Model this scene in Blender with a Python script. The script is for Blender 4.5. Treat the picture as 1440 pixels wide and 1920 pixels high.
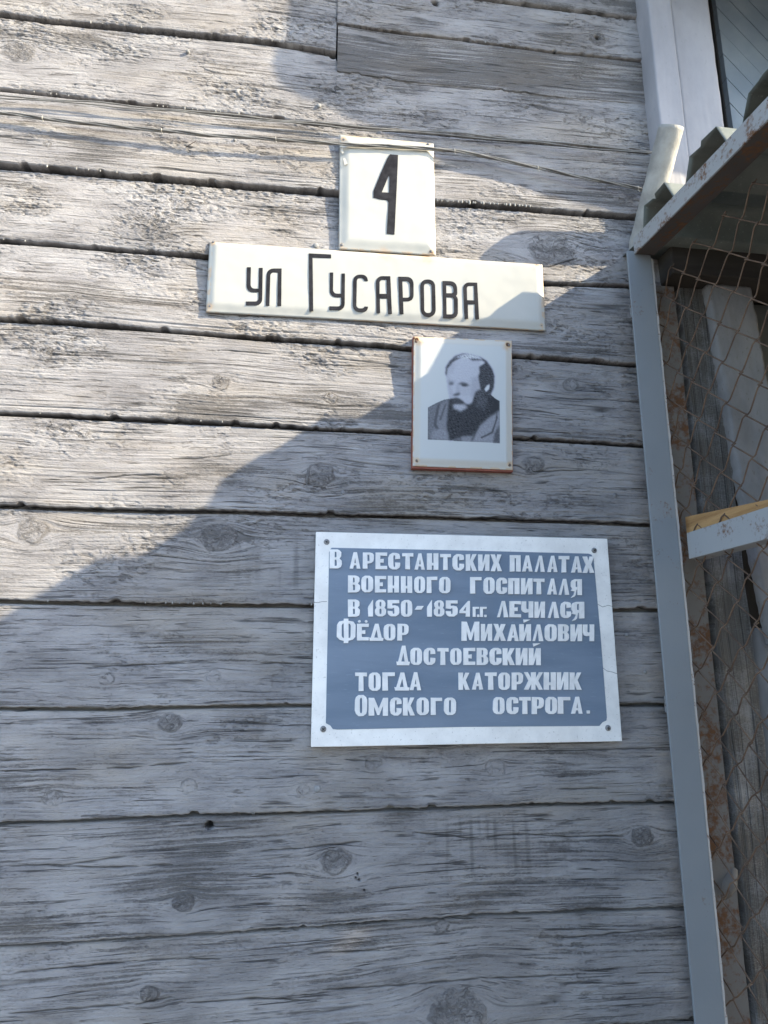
import bpy, math, random
import numpy as np
from mathutils import Matrix, Vector
from mathutils.geometry import tessellate_polygon

random.seed(7)
RNG = np.random.default_rng(11)
for o in list(bpy.data.objects):
    bpy.data.objects.remove(o)
scene = bpy.context.scene
col = scene.collection

# ---------------------------------------------------------------- camera
F, CX, CY = 1250.0, 720.0, 960.0            # focal length in pixels of a 1440 x 1920 frame
PITCH, YAW = math.radians(12.5), math.radians(7.17)
EYE = np.array([0.0, -1.3, 1.6])            # a person holding a phone 1.3 m from the wall
FW = np.array([math.sin(YAW) * math.cos(PITCH), math.cos(YAW) * math.cos(PITCH), math.sin(PITCH)])
RT = np.array([math.cos(YAW), -math.sin(YAW), 0.0])
UP = np.cross(RT, FW)
cam = bpy.data.cameras.new('camera')
cam.sensor_fit = 'VERTICAL'
cam.sensor_height = 24.0
cam.sensor_width = 18.0
cam.lens = F / 1920.0 * 24.0
cam.clip_start = 0.02
cam.clip_end = 2000.0
camo = bpy.data.objects.new('camera', cam)
col.objects.link(camo)
camo.matrix_world = Matrix(((RT[0], UP[0], -FW[0], EYE[0]), (RT[1], UP[1], -FW[1], EYE[1]),
                            (RT[2], UP[2], -FW[2], EYE[2]), (0, 0, 0, 1)))
scene.camera = camo

# ---------------------------------------------------------------- light
SUN = np.array([2.49, -1.0, 1.68])          # towards the sun, raking along the wall
SUN = SUN / np.linalg.norm(SUN)
EL = math.asin(SUN[2])
ROT = math.atan2(SUN[0], SUN[1])
w = bpy.data.worlds.new('World')
scene.world = w
w.use_nodes = True
wn = w.node_tree.nodes
sky = wn.new('ShaderNodeTexSky')
sky.sky_type = 'NISHITA'
sky.sun_disc = False
sky.sun_elevation = EL
sky.sun_rotation = ROT
sky.air_density = 1.0
sky.dust_density = 1.0
sky.ozone_density = 1.5
w.node_tree.links.new(sky.outputs[0], wn['Background'].inputs[0])
wn['Background'].inputs[1].default_value = 0.15
sl = bpy.data.lights.new('sun', 'SUN')
sl.energy = 3.4
sl.angle = math.radians(0.53)
sl.color = (1.0, 0.86, 0.62)
so = bpy.data.objects.new('sun', sl)
col.objects.link(so)
so.location = (6, -3, 6)
so.rotation_euler = Vector(SUN).to_track_quat('Z', 'Y').to_euler()
vs = scene.view_settings
vs.view_transform = 'Standard'
vs.look = 'None'
vs.gamma = 1.0
vs.use_curve_mapping = False
vs.exposure = 2.08


# ---------------------------------------------------------------- helpers
def ray(x, y):
    return FW + RT * ((x - CX) / F) - UP * ((y - CY) / F)


def onY(x, y, Y=0.0):
    d = ray(x, y)
    return EYE + d * ((Y - EYE[1]) / d[1])


def onX(x, y, X):
    d = ray(x, y)
    return EYE + d * ((X - EYE[0]) / d[0])


def empty(name, loc, label=None, cat=None, group=None):
    o = bpy.data.objects.new(name, None)
    col.objects.link(o)
    o.location = loc
    o.empty_display_size = 0.05
    tag(o, label, cat, group)
    return o


def tag(o, label=None, cat=None, group=None, kind=None):
    if label: o['label'] = label
    if cat: o['category'] = cat
    if group: o['group'] = group
    if kind: o['kind'] = kind
    return o


def link(name, me, mat, parent=None):
    o = bpy.data.objects.new(name, me)
    if mat is not None and not me.materials:
        me.materials.append(mat)
    col.objects.link(o)
    if parent is not None:
        o.parent = parent
        bpy.context.view_layer.update()
        o.matrix_parent_inverse = parent.matrix_world.inverted()
    return o


def mesh(name, verts, faces, mat, parent=None, smooth=False):
    me = bpy.data.meshes.new(name)
    me.from_pydata([tuple(map(float, v)) for v in verts], [], [tuple(f) for f in faces])
    me.update()
    if smooth:
        me.polygons.foreach_set('use_smooth', [True] * len(me.polygons))
    return link(name, me, mat, parent)


def grid(name, P, mat, parent=None, attrs=None, smooth=True):
    """P: (nr, nc, 3) array. attrs: dict name -> (nr,nc) float or (nr,nc,3)."""
    nr, nc, _ = P.shape
    me = bpy.data.meshes.new(name)
    nv = nr * nc
    idx = np.arange(nv).reshape(nr, nc)
    q = np.stack([idx[:-1, :-1], idx[1:, :-1], idx[1:, 1:], idx[:-1, 1:]], -1).reshape(-1, 4)
    me.vertices.add(nv)
    me.vertices.foreach_set('co', P.reshape(-1).astype(np.float32))
    me.loops.add(q.size)
    me.loops.foreach_set('vertex_index', q.reshape(-1).astype(np.int32))
    me.polygons.add(len(q))
    me.polygons.foreach_set('loop_start', np.arange(0, q.size, 4, dtype=np.int32))
    me.polygons.foreach_set('loop_total', np.full(len(q), 4, dtype=np.int32))
    if smooth:
        me.polygons.foreach_set('use_smooth', np.ones(len(q), dtype=bool))
    for k, a in (attrs or {}).items():
        if a.ndim == 3:
            at = me.attributes.new(k, 'FLOAT_COLOR', 'POINT')
            c4 = np.ones((nv, 4), np.float32)
            c4[:, :3] = a.reshape(-1, 3)
            at.data.foreach_set('color', c4.reshape(-1))
        else:
            at = me.attributes.new(k, 'FLOAT', 'POINT')
            at.data.foreach_set('value', a.reshape(-1).astype(np.float32))
    me.update(calc_edges=True)
    me.validate()
    return link(name, me, mat, parent)


def box_vf(a, b):
    x0, y0, z0 = a
    x1, y1, z1 = b
    v = [(x0, y0, z0), (x1, y0, z0), (x1, y1, z0), (x0, y1, z0), (x0, y0, z1), (x1, y0, z1), (x1, y1, z1), (x0, y1, z1)]
    f = [(0, 3, 2, 1), (4, 5, 6, 7), (0, 1, 5, 4), (1, 2, 6, 5), (2, 3, 7, 6), (3, 0, 4, 7)]
    return v, f


def box(name, a, b, mat, parent=None, bevel=0.0, skew=None):
    v, f = box_vf(a, b)
    if skew: v = [skew(*p) for p in v]
    o = mesh(name, v, f, mat, parent)
    if bevel:
        m = o.modifiers.new('bevel', 'BEVEL')
        m.width = bevel
        m.segments = 2
    return o


def prism(name, pts, y0, y1, mat, parent=None, holes=(), bevel=0.0):
    """Polygon in the wall plane (X, Z), from depth y0 (front, smaller) back to y1."""
    loops = [list(pts)] + [list(h) for h in holes]
    tri = tessellate_polygon([[Vector((p[0], p[1], 0)) for p in l] for l in loops])
    flat = [p for l in loops for p in l]
    n = len(flat)
    v = [(p[0], y0, p[1]) for p in flat] + [(p[0], y1, p[1]) for p in flat]
    fs = []
    for t in tri:
        a, b, c = (flat[i] for i in t)
        cr = (b[0] - a[0]) * (c[1] - a[1]) - (b[1] - a[1]) * (c[0] - a[0])
        if abs(cr) < 1e-14: continue
        t = tuple(t) if cr > 0 else tuple(reversed(t))
        fs.append(t)
        fs.append(tuple(i + n for i in reversed(t)))
    k = 0
    for li, l in enumerate(loops):
        m = len(l)
        ar = sum(l[i][0] * l[(i + 1) % m][1] - l[(i + 1) % m][0] * l[i][1] for i in range(m))
        ccw = (ar > 0) == (li == 0)
        for i in range(m):
            i0, i1 = k + i, k + (i + 1) % m
            fs.append((i1, i0, i0 + n, i1 + n) if ccw else (i0, i1, i1 + n, i0 + n))
        k += m
    return mesh(name, v, fs, mat, parent)


def tube_vf(pts, r, sides=8, cap=True):
    pts = [Vector(p) for p in pts]
    v, f = [], []
    n = len(pts)
    prev = None
    for i, p in enumerate(pts):
        t = (pts[min(i + 1, n - 1)] - pts[max(i - 1, 0)]).normalized()
        if prev is None:
            a = Vector((0, 0, 1)) if abs(t.z) < 0.9 else Vector((1, 0, 0))
            s = t.cross(a).normalized()
        else:
            s = (prev - t * prev.dot(t)).normalized()
        prev = s
        u = t.cross(s)
        rr = r[i] if isinstance(r, (list, tuple)) else r
        for k in range(sides):
            an = 2 * math.pi * k / sides
            v.append(p + s * (math.cos(an) * rr) + u * (math.sin(an) * rr))
    for i in range(n - 1):
        for k in range(sides):
            a, b = i * sides + k, i * sides + (k + 1) % sides
            f.append((a, b, b + sides, a + sides))
    if cap:
        f.append(tuple(range(sides - 1, -1, -1)))
        f.append(tuple((n - 1) * sides + k for k in range(sides)))
    return v, f


def tube(name, pts, r, mat, parent=None, sides=8):
    v, f = tube_vf(pts, r, sides)
    return mesh(name, v, f, mat, parent, smooth=True)


# ---------------------------------------------------------------- numpy noise
_perm = RNG.permutation(256)
_perm = np.concatenate([_perm, _perm])
_ang = RNG.random(256) * 2 * np.pi
_gx, _gy = np.cos(_ang), np.sin(_ang)
_r1, _r2, _r3 = RNG.random(256), RNG.random(256), RNG.random(256)


def _h(xi, yi, s):
    return _perm[_perm[(xi + s * 37) & 255] + (yi & 255)]


def pn(x, y, s=0):
    xi, yi = np.floor(x).astype(int), np.floor(y).astype(int)
    xf, yf = x - xi, y - yi
    u, v = xf * xf * xf * (xf * (xf * 6 - 15) + 10), yf * yf * yf * (yf * (yf * 6 - 15) + 10)

    def g(a, b):
        h = _h(xi + a, yi + b, s)
        return _gx[h] * (xf - a) + _gy[h] * (yf - b)
    n0 = g(0, 0) * (1 - u) + g(1, 0) * u
    n1 = g(0, 1) * (1 - u) + g(1, 1) * u
    return (n0 * (1 - v) + n1 * v) * 1.5


def fbm(x, y, s=0, o=3):
    t, a = 0, 1.0
    for i in range(o):
        t = t + a * pn(x, y, s + i)
        x, y, a = x * 2.03 + 5.3, y * 2.03 + 1.7, a * 0.5
    return t


def worley(x, y, s=0):
    xi, yi = np.floor(x).astype(int), np.floor(y).astype(int)
    f1 = np.full(x.shape, 9.0)
    f2 = np.full(x.shape, 9.0)
    cid = np.zeros(x.shape)
    for a in (-1, 0, 1):
        for b in (-1, 0, 1):
            h = _h(xi + a, yi + b, s)
            d = np.hypot(xi + a + _r1[h] - x, yi + b + _r2[h] - y)
            m = d < f1
            f2 = np.where(m, f1, np.minimum(f2, d))
            cid = np.where(m, _r3[h], cid)
            f1 = np.where(m, d, f1)
    return f1, f2, cid


def sstep(a, b, x):
    t = np.clip((x - a) / (b - a), 0, 1)
    return t * t * (3 - 2 * t)


# ---------------------------------------------------------------- materials
class NT:
    def __init__(self, name, rough=0.8, spec=0.3):
        self.m = bpy.data.materials.new(name)
        self.m.use_nodes = True
        self.t = self.m.node_tree
        self.b = self.t.nodes['Principled BSDF']
        self.b.inputs['Roughness'].default_value = rough
        self.b.inputs['Specular IOR Level'].default_value = spec

    def n(self, typ, **kw):
        nd = self.t.nodes.new(typ)
        for k, v in kw.items(): setattr(nd, k, v)
        return nd

    def put(self, sock, val):
        if isinstance(val, bpy.types.NodeSocket): self.t.links.new(val, sock)
        elif isinstance(val, (tuple, list)):
            val = tuple(val)
            sock.default_value = val + (1.0,) if (len(sock.default_value) == 4 and len(val) == 3) else val
        else: sock.default_value = val

    def math(self, op, a, b=0.0, c=0.0, clamp=False):
        nd = self.n('ShaderNodeMath', operation=op, use_clamp=clamp)
        self.put(nd.inputs[0], a); self.put(nd.inputs[1], b); self.put(nd.inputs[2], c)
        return nd.outputs[0]

    def mix(self, f, a, b, typ='MIX'):
        nd = self.n('ShaderNodeMix', data_type='RGBA', blend_type=typ)
        self.put(nd.inputs[0], f); self.put(nd.inputs[6], a); self.put(nd.inputs[7], b)
        return nd.outputs[2]

    def pos(self, sx=1, sy=1, sz=1, off=0.0):
        g = self.n('ShaderNodeNewGeometry')
        mp = self.n('ShaderNodeMapping')
        self.t.links.new(g.outputs['Position'], mp.inputs[0])
        mp.inputs['Scale'].default_value = (sx, sy, sz)
        mp.inputs['Location'].default_value = (off, off * 0.7, off * 1.3)
        return mp.outputs[0]

    def noise(self, vec, scale=1.0, detail=3, rough=0.55, dist=0.0):
        nd = self.n('ShaderNodeTexNoise')
        self.put(nd.inputs['Vector'], vec)
        nd.inputs['Scale'].default_value = scale
        nd.inputs['Detail'].default_value = detail
        nd.inputs['Roughness'].default_value = rough
        nd.inputs['Distortion'].default_value = dist
        return nd.outputs[0]

    def ramp(self, x, a, b):
        nd = self.n('ShaderNodeMapRange', interpolation_type='SMOOTHSTEP')
        self.put(nd.inputs[0], x)
        nd.inputs[1].default_value = a; nd.inputs[2].default_value = b
        return nd.outputs[0]

    def attr(self, name):
        return self.n('ShaderNodeAttribute', attribute_name=name)

    def bump(self, h, dist, strength=1.0):
        nd = self.n('ShaderNodeBump')
        nd.inputs['Distance'].default_value = dist
        nd.inputs['Strength'].default_value = strength
        self.put(nd.inputs['Height'], h)
        self.t.links.new(nd.outputs[0], self.b.inputs['Normal'])

    def color(self, c):
        self.put(self.b.inputs['Base Color'], c)


def wood_mat(name, paint_a, paint_b, bare_a, bare_b):
    k = NT(name, 0.85, 0.25)
    a = k.attr('msk')
    sep = k.n('ShaderNodeSeparateColor')
    k.t.links.new(a.outputs['Color'], sep.inputs[0])
    paint, crack, stain = sep.outputs[0], sep.outputs[1], sep.outputs[2]
    psi = k.attr('psi').outputs['Fac']
    g = k.n('ShaderNodeNewGeometry')
    sx = k.n('ShaderNodeSeparateXYZ')
    k.t.links.new(g.outputs['Position'], sx.inputs[0])
    X = sx.outputs[0]

    def gv(fx, fp, seed=0.0):
        c = k.n('ShaderNodeCombineXYZ')
        k.put(c.inputs[0], k.math('MULTIPLY', X, fx))
        k.put(c.inputs[1], k.math('MULTIPLY', psi, fp))
        c.inputs[2].default_value = seed
        return c.outputs[0]
    n1 = k.noise(gv(2.6, 560), 1.0, 5, 0.72)
    n2 = k.noise(gv(14, 640, 11.0), 1.0, 4, 0.7)
    n3 = k.noise(gv(1.1, 62, 3.0), 1.0, 3, 0.5)
    n4 = k.noise(gv(6.0, 40, 7.0), 1.0, 3, 0.6)
    n5 = k.noise(gv(4.0, 260, 5.0), 1.0, 2, 0.5)
    n6 = k.noise(gv(13.0, 110, 13.0), 1.0, 3, 0.65)
    blot = k.noise(k.pos(7, 7, 22), 1.0, 6, 0.68)
    fine = k.noise(k.pos(190, 190, 400), 1.0, 4, 0.7)
    pf = k.math('ADD', paint, k.math('MULTIPLY', k.math('SUBTRACT', n1, 0.5), 1.5))
    pf = k.math('ADD', pf, k.math('MULTIPLY', k.math('SUBTRACT', n2, 0.5), 1.3))
    pf = k.math('ADD', pf, k.math('MULTIPLY', k.math('SUBTRACT', fine, 0.5), 1.7))
    pf = k.math('ADD', pf, k.math('MULTIPLY', k.math('SUBTRACT', blot, 0.5), 0.9))
    pf = k.ramp(pf, 0.05, 0.92)
    line = k.math('ABSOLUTE', k.math('SUBTRACT', n3, 0.5))
    line = k.math('SUBTRACT', 1.0, k.ramp(line, 0.002, 0.011))
    line = k.math('MULTIPLY', line, k.ramp(n4, 0.5, 0.6))
    lin2 = k.math('ABSOLUTE', k.math('SUBTRACT', n5, 0.5))
    lin2 = k.math('SUBTRACT', 1.0, k.ramp(lin2, 0.005, 0.03))
    lin2 = k.math('MULTIPLY', lin2, k.ramp(n6, 0.54, 0.62))
    line = k.math('MAXIMUM', line, k.math('MULTIPLY', lin2, 0.6))
    bare = k.mix(k.ramp(n1, 0.25, 0.75), bare_a, bare_b)
    pc = k.mix(k.ramp(blot, 0.3, 0.7), paint_a, paint_b)
    c = k.mix(pf, bare, pc)
    tint = k.noise(k.pos(3.5, 3.5, 9, 4.0), 1.0, 4, 0.6)
    c = k.mix(k.math('MULTIPLY', k.ramp(tint, 0.45, 0.7), 0.55), c, k.mix(pf, (0.15, 0.125, 0.10), (0.33, 0.295, 0.255)))
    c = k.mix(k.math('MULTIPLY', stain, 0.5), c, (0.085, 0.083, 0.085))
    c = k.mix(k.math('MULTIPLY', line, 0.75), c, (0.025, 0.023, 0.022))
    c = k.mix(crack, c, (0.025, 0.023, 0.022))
    k.color(c)
    h = k.math('ADD', k.math('MULTIPLY', n1, 0.7), k.math('MULTIPLY', pf, 0.4))
    h = k.math('ADD', h, k.math('MULTIPLY', fine, 0.9))
    h = k.math('ADD', h, k.math('MULTIPLY', n2, 0.4))
    h = k.math('SUBTRACT', h, k.math('MULTIPLY', line, 1.5))
    k.bump(h, 0.0022, 1.0)
    return k.m


M = {}
M['clap'] = wood_mat('weathered_clapboard_paint', (0.25, 0.24, 0.243), (0.375, 0.362, 0.36), (0.112, 0.107, 0.107), (0.195, 0.185, 0.178))
M['bare'] = wood_mat('weathered_plank', (0.25, 0.25, 0.255), (0.34, 0.34, 0.34), (0.085, 0.081, 0.076), (0.20, 0.19, 0.175))


def painted(name, ca, cb, rough=0.6, scale=9, bump=0.0004, stretch=(1, 1, 1), spec=0.35, speck=None, speck_amt=0.0):
    k = NT(name, rough, spec)
    n = k.noise(k.pos(*[scale * s for s in stretch]), 1.0, 5, 0.6)
    f = k.noise(k.pos(*[scale * 14 * s for s in stretch]), 1.0, 3, 0.6)
    c = k.mix(k.ramp(n, 0.3, 0.7), ca, cb)
    if speck:
        s = k.math('MULTIPLY', k.ramp(f, 0.62, 0.72), speck_amt)
        c = k.mix(s, c, speck)
    k.color(c)
    k.bump(k.math('ADD', n, k.math('MULTIPLY', f, 0.3)), bump, 0.8)
    return k.m


def rusty(name, ca, cb, amount=0.5, rough=0.55, scale=14, edge=None):
    """grey paint with rust: edge = (axis, value, width) adds rust near a coordinate."""
    k = NT(name, rough, 0.35)
    n = k.noise(k.pos(scale, scale, scale), 1.0, 6, 0.65)
    f = k.noise(k.pos(scale * 6, scale * 6, scale * 6, 3.0), 1.0, 4, 0.65)
    b = k.noise(k.pos(4, 4, 4, 9.0), 1.0, 3)
    base = k.mix(b, ca, cb)
    r = k.math('ADD', k.math('MULTIPLY', n, 0.6), k.math('MULTIPLY', f, 0.4))
    rm = k.ramp(r, 0.66 - amount * 0.3, 0.79 - amount * 0.3)
    rc = k.mix(f, (0.055, 0.028, 0.018), (0.20, 0.10, 0.048))
    k.color(k.mix(rm, base, rc))
    k.put(k.b.inputs['Roughness'], k.math('ADD', rough, k.math('MULTIPLY', rm, 0.3)))
    k.bump(k.math('ADD', k.math('MULTIPLY', f, 0.4), k.math('MULTIPLY', rm, 0.6)), 0.0006, 0.8)
    return k.m


M['post'] = rusty('grey_painted_steel', (0.17, 0.188, 0.205), (0.235, 0.258, 0.278), 0.28, 0.55, 30)
M['rail'] = rusty('chipped_grey_steel', (0.27, 0.285, 0.30), (0.33, 0.345, 0.355), 0.52, 0.6, 22)
M['rust'] = rusty('rusting_steel', (0.13, 0.125, 0.12), (0.20, 0.19, 0.18), 0.66, 0.75, 16)
M['shade_rust'] = rusty('shade_dark_rusty_flange', (0.06, 0.05, 0.045), (0.10, 0.085, 0.075), 0.6, 0.8, 18)  # dark base paints in the shade under the rail, rust over it
M['edge'] = rusty('bare_steel_edge', (0.34, 0.34, 0.34), (0.48, 0.47, 0.46), 0.40, 0.6, 40)
M['wire'] = painted('rusty_wire', (0.07, 0.045, 0.032), (0.16, 0.105, 0.07), 0.7, 30)
M['roof'] = painted('green_grey_corrugated_metal', (0.10, 0.118, 0.11), (0.16, 0.175, 0.163), 0.55, 12, speck=(0.4, 0.4, 0.38), speck_amt=0.3)
M['casing'] = painted('pale_grey_painted_casing', (0.255, 0.252, 0.268), (0.345, 0.338, 0.355), 0.7, 7, 0.0012, (1, 1, 0.5), speck=(0.24, 0.24, 0.24), speck_amt=0.45)
M['blueplank'] = painted('blue_grey_painted_planks', (0.16, 0.195, 0.235), (0.215, 0.25, 0.285), 0.6, 9, 0.0006, (1, 1, 1), speck=(0.17, 0.18, 0.19), speck_amt=0.35)
M['dark'] = painted('gap_shade_backing', (0.03, 0.028, 0.027), (0.05, 0.045, 0.04), 0.9, 6)  # near-black backing colour, stands in for shade in the gaps between boards
M['door'] = painted('dark_green_grey_door', (0.11, 0.12, 0.115), (0.16, 0.165, 0.155), 0.6, 6, 0.0005)
M['beam'] = painted('dark_brown_beam', (0.035, 0.03, 0.026), (0.065, 0.055, 0.046), 0.85, 9, 0.001, (0.3, 1, 2))
M['pale'] = painted('peeling_pale_board', (0.17, 0.172, 0.18), (0.27, 0.272, 0.28), 0.75, 11, 0.0012, (1, 1, 0.5), speck=(0.16, 0.15, 0.14), speck_amt=0.75)
M['lath'] = painted('fresh_yellow_wood', (0.27, 0.15, 0.06), (0.44, 0.27, 0.12), 0.8, 22, 0.0015, (0.6, 0.25, 4), speck=(0.10, 0.055, 0.025), speck_amt=0.7)
M['pipe'] = painted('whitewashed_pipe', (0.25, 0.243, 0.225), (0.38, 0.37, 0.345), 0.85, 20, 0.0025, speck=(0.34, 0.32, 0.29), speck_amt=0.6)
M['black'] = painted('black_enamel_lettering', (0.012, 0.012, 0.015), (0.026, 0.026, 0.03), 0.7, 60, 0.0001, spec=0.08, speck=(0.14, 0.14, 0.15), speck_amt=0.25)
M['marble'] = painted('white_marble_slab', (0.74, 0.725, 0.70), (0.89, 0.875, 0.845), 0.5, 16, 0.0003, speck=(0.42, 0.40, 0.38), speck_amt=0.6)
M['blue'] = painted('slate_blue_paint', (0.14, 0.187, 0.253), (0.186, 0.236, 0.308), 0.6, 9, 0.0005, (0.4, 1, 2.5), speck=(0.26, 0.32, 0.40), speck_amt=0.4)
M['letter'] = painted('white_raised_letters', (0.70, 0.695, 0.69), (0.84, 0.83, 0.82), 0.55, 45, 0.0003)
M['cable'] = painted('aluminium_wire', (0.13, 0.125, 0.12), (0.24, 0.235, 0.22), 0.5, 30)
M['tie'] = painted('wire_tie', (0.35, 0.33, 0.29), (0.50, 0.48, 0.43), 0.6, 30)
M['nail'] = painted('weathered_nail', (0.10, 0.10, 0.105), (0.20, 0.20, 0.205), 0.5, 80)
M['paintnail'] = painted('painted_nail', (0.20, 0.20, 0.20), (0.28, 0.28, 0.28), 0.9, 80)
M['screw'] = painted('steel_screw', (0.16, 0.16, 0.16), (0.28, 0.28, 0.28), 0.35, 90)
M['slot'] = painted('screw_slot', (0.015, 0.015, 0.015), (0.03, 0.03, 0.03), 0.6, 40)
M['redwood'] = painted('red_brown_backing', (0.20, 0.065, 0.045), (0.29, 0.10, 0.07), 0.7, 30)
M['drip'] = painted('paint_drip', (0.22, 0.22, 0.215), (0.30, 0.30, 0.29), 0.8, 60)
M['ground'] = painted('packed_dirt_ground', (0.12, 0.115, 0.11), (0.19, 0.18, 0.17), 0.95, 2.5, 0.01)


def enamel(name, ca, cb, rough=0.42):
    k = NT(name, rough, 0.3)
    r = k.attr('rust').outputs['Fac']
    f = k.noise(k.pos(90, 90, 90), 1.0, 4, 0.65)
    n = k.noise(k.pos(9, 9, 9), 1.0, 4)
    c = k.mix(n, ca, cb)
    s = k.noise(k.pos(300, 300, 300), 1.0, 2)
    c = k.mix(k.math('MULTIPLY', k.ramp(s, 0.70, 0.76), 0.35), c, (0.35, 0.33, 0.29))
    halo = k.math('MULTIPLY', k.ramp(k.math('ADD', r, k.math('MULTIPLY', k.math('SUBTRACT', f, 0.5), 0.5)), 0.12, 0.7), 0.75)
    c = k.mix(halo, c, (0.48, 0.30, 0.15))
    core = k.ramp(k.math('ADD', r, k.math('MULTIPLY', k.math('SUBTRACT', f, 0.5), 0.5)), 0.62, 0.85)
    c = k.mix(core, c, (0.09, 0.035, 0.018))
    k.color(c)
    k.bump(n, 0.0008, 0.5)
    return k.m


M['enamel'] = enamel('white_enamel_plate', (0.36, 0.355, 0.32), (0.425, 0.42, 0.385))
M['enamel2'] = enamel('greyish_white_enamel_plate', (0.62, 0.64, 0.63), (0.68, 0.70, 0.69))
k = NT('printed_portrait_plate', 0.5, 0.12)
pa = k.attr('print').outputs['Color']
rr_ = k.attr('rust').outputs['Fac']
f_ = k.noise(k.pos(110, 110, 110), 1.0, 4, 0.65)
rs = k.math('ADD', rr_, k.math('MULTIPLY', k.math('SUBTRACT', f_, 0.5), 0.5))
c_ = k.mix(k.math('MULTIPLY', k.ramp(rs, 0.1, 0.7), 0.8), pa, (0.50, 0.33, 0.17))
c_ = k.mix(k.ramp(rs, 0.6, 0.85), c_, (0.09, 0.04, 0.02))
k.color(c_)
M['print'] = k.m

# ---------------------------------------------------------------- ground
gv, gf = [(-300, -300, 0), (300, -300, 0), (300, 300, 0), (-300, 300, 0)], [(0, 1, 2, 3)]
tag(mesh('ground', gv, gf, M['ground']), kind='structure')

# ---------------------------------------------------------------- house wall of clapboards
house = empty('house', (0, 0.1, 0), 'old wooden house wall of weathered grey-painted clapboards with peeling paint', 'house')

LINES = [   # lower edges of the boards (pixels of the photograph, taken to the wall plane)
    [(0, 22), (100, 35), (200, 44), (300, 54), (400, 65), (500, 74), (560, 83), (625, 95)],
    [(0, 162), (100, 173), (200, 184), (300, 196), (400, 205), (500, 215), (580, 226), (650, 232), (820, 246), (1000, 262), (1215, 281)],
    [(0, 305), (100, 313), (200, 322), (300, 331), (400, 340), (500, 348), (635, 359), (816, 376), (968, 385), (1060, 393), (1200, 403)],
    [(0, 447), (100, 454), (200, 463), (300, 470), (390, 478), (1020, 527), (1106, 530), (1175, 532)],
    [(0, 595), (120, 601), (250, 612), (380, 622), (500, 632), (600, 637), (720, 645), (775, 651), (960, 664), (1065, 671), (1182, 680)],
    [(0, 771), (150, 778), (300, 785), (450, 792), (560, 799), (690, 805), (770, 809), (962, 818), (1090, 825), (1204, 832)],
    [(0, 945), (150, 951), (300, 955), (450, 956), (600, 962), (720, 964), (940, 971), (1065, 974), (1217, 981)],
    [(0, 1124), (150, 1128), (300, 1130), (430, 1132), (590, 1133), (1151, 1141), (1235, 1141)],
    [(0, 1326), (200, 1327), (400, 1322), (590, 1320), (1165, 1319), (1251, 1319)],
    [(0, 1541), (150, 1537), (250, 1532), (380, 1526), (500, 1524), (620, 1520), (800, 1514), (900, 1511), (1010, 1506), (1140, 1504), (1268, 1502)],
    [(0, 1772), (100, 1768), (200, 1761), (350, 1752), (500, 1742), (620, 1734), (720, 1726), (850, 1718), (900, 1713), (1000, 1710), (1150, 1704), (1285, 1700)],
]


def to_poly(pts):
    w_ = [onY(x, y, -0.014) for x, y in pts]
    return [(p[0], p[2]) for p in w_]


polys = [to_poly(l) for l in LINES]
xs = onY(631, 70, -0.014)[0]                # the joint where a repair piece begins
right0 = to_poly([(633, 41), (700, 52), (850, 70), (1040, 96), (1060, 97), (1130, 104), (1197, 111)])
polys[0] = polys[0] + [(xs - 0.0008, polys[0][-1][1] - 0.001), (xs + 0.0008, right0[0][1])] + right0
patch_bot = to_poly([(630, 130), (760, 150), (920, 165), (1060, 180), (1212, 192)])
STEP = [0.0085, 0.0045, 0.0105, 0.0070, 0.0085, 0.0080, 0.0090, 0.0090, 0.0080, 0.0090, 0.0095]

KN = [(35, 95, 30, 1), (90, 272, 9, 0), (1035, 470, 48, 1), (75, 660, 24, 0), (415, 718, 17, 1), (620, 745, 15, 0), (110, 800, 22, 0),
      (158, 812, 12, 0), (600, 892, 26, 1), (1000, 872, 22, 1), (60, 995, 26, 1), (412, 1008, 30, 1), (200, 1272, 14, 0),
      (400, 1268, 15, 0), (318, 1355, 18, 1), (100, 1495, 17, 0), (355, 1472, 14, 0), 
      (568, 1480, 13, 0), (630, 1615, 24, 1), (345, 1692, 16, 1), (280, 1866, 13, 1), (860, 1902, 46, 1), (1205, 1570, 20, 1),
      (830, 1738, 13, 0), (1120, 74, 22, 1), (1085, 140, 14, 0), (290, 410, 40, 0), (135, 560, 12, 0), (330, 380, 20, 0), 
      (930, 1440, 20, 0), (1070, 720, 18, 0), (640, 165, 16, 0), (700, 1430, 16, 0)]
KNOTS = [(onY(x, y, -0.012)[0], onY(x, y, -0.012)[2], r / (1080.0 if s else 1200.0), s) for x, y, r, s in KN]
HO = [(392, 1549, 8, 0.016), (1120, 71, 8, 0.012), (817, 4, 9, 0.014), (671, 1639, 3, 0.006), (668, 1646, 2.6, 0.006), (673, 1650, 2.6, 0.006),
      (683, 1669, 2.6, 0.005), (624, 101, 8, 0.012), (1040, 97, 5, 0.006), (1160, 220, 3, 0.004)]
HOLES = [(onY(x, y, -0.012)[0], onY(x, y, -0.012)[2], r / 900.0, d) for x, y, r, d in HO]
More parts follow.
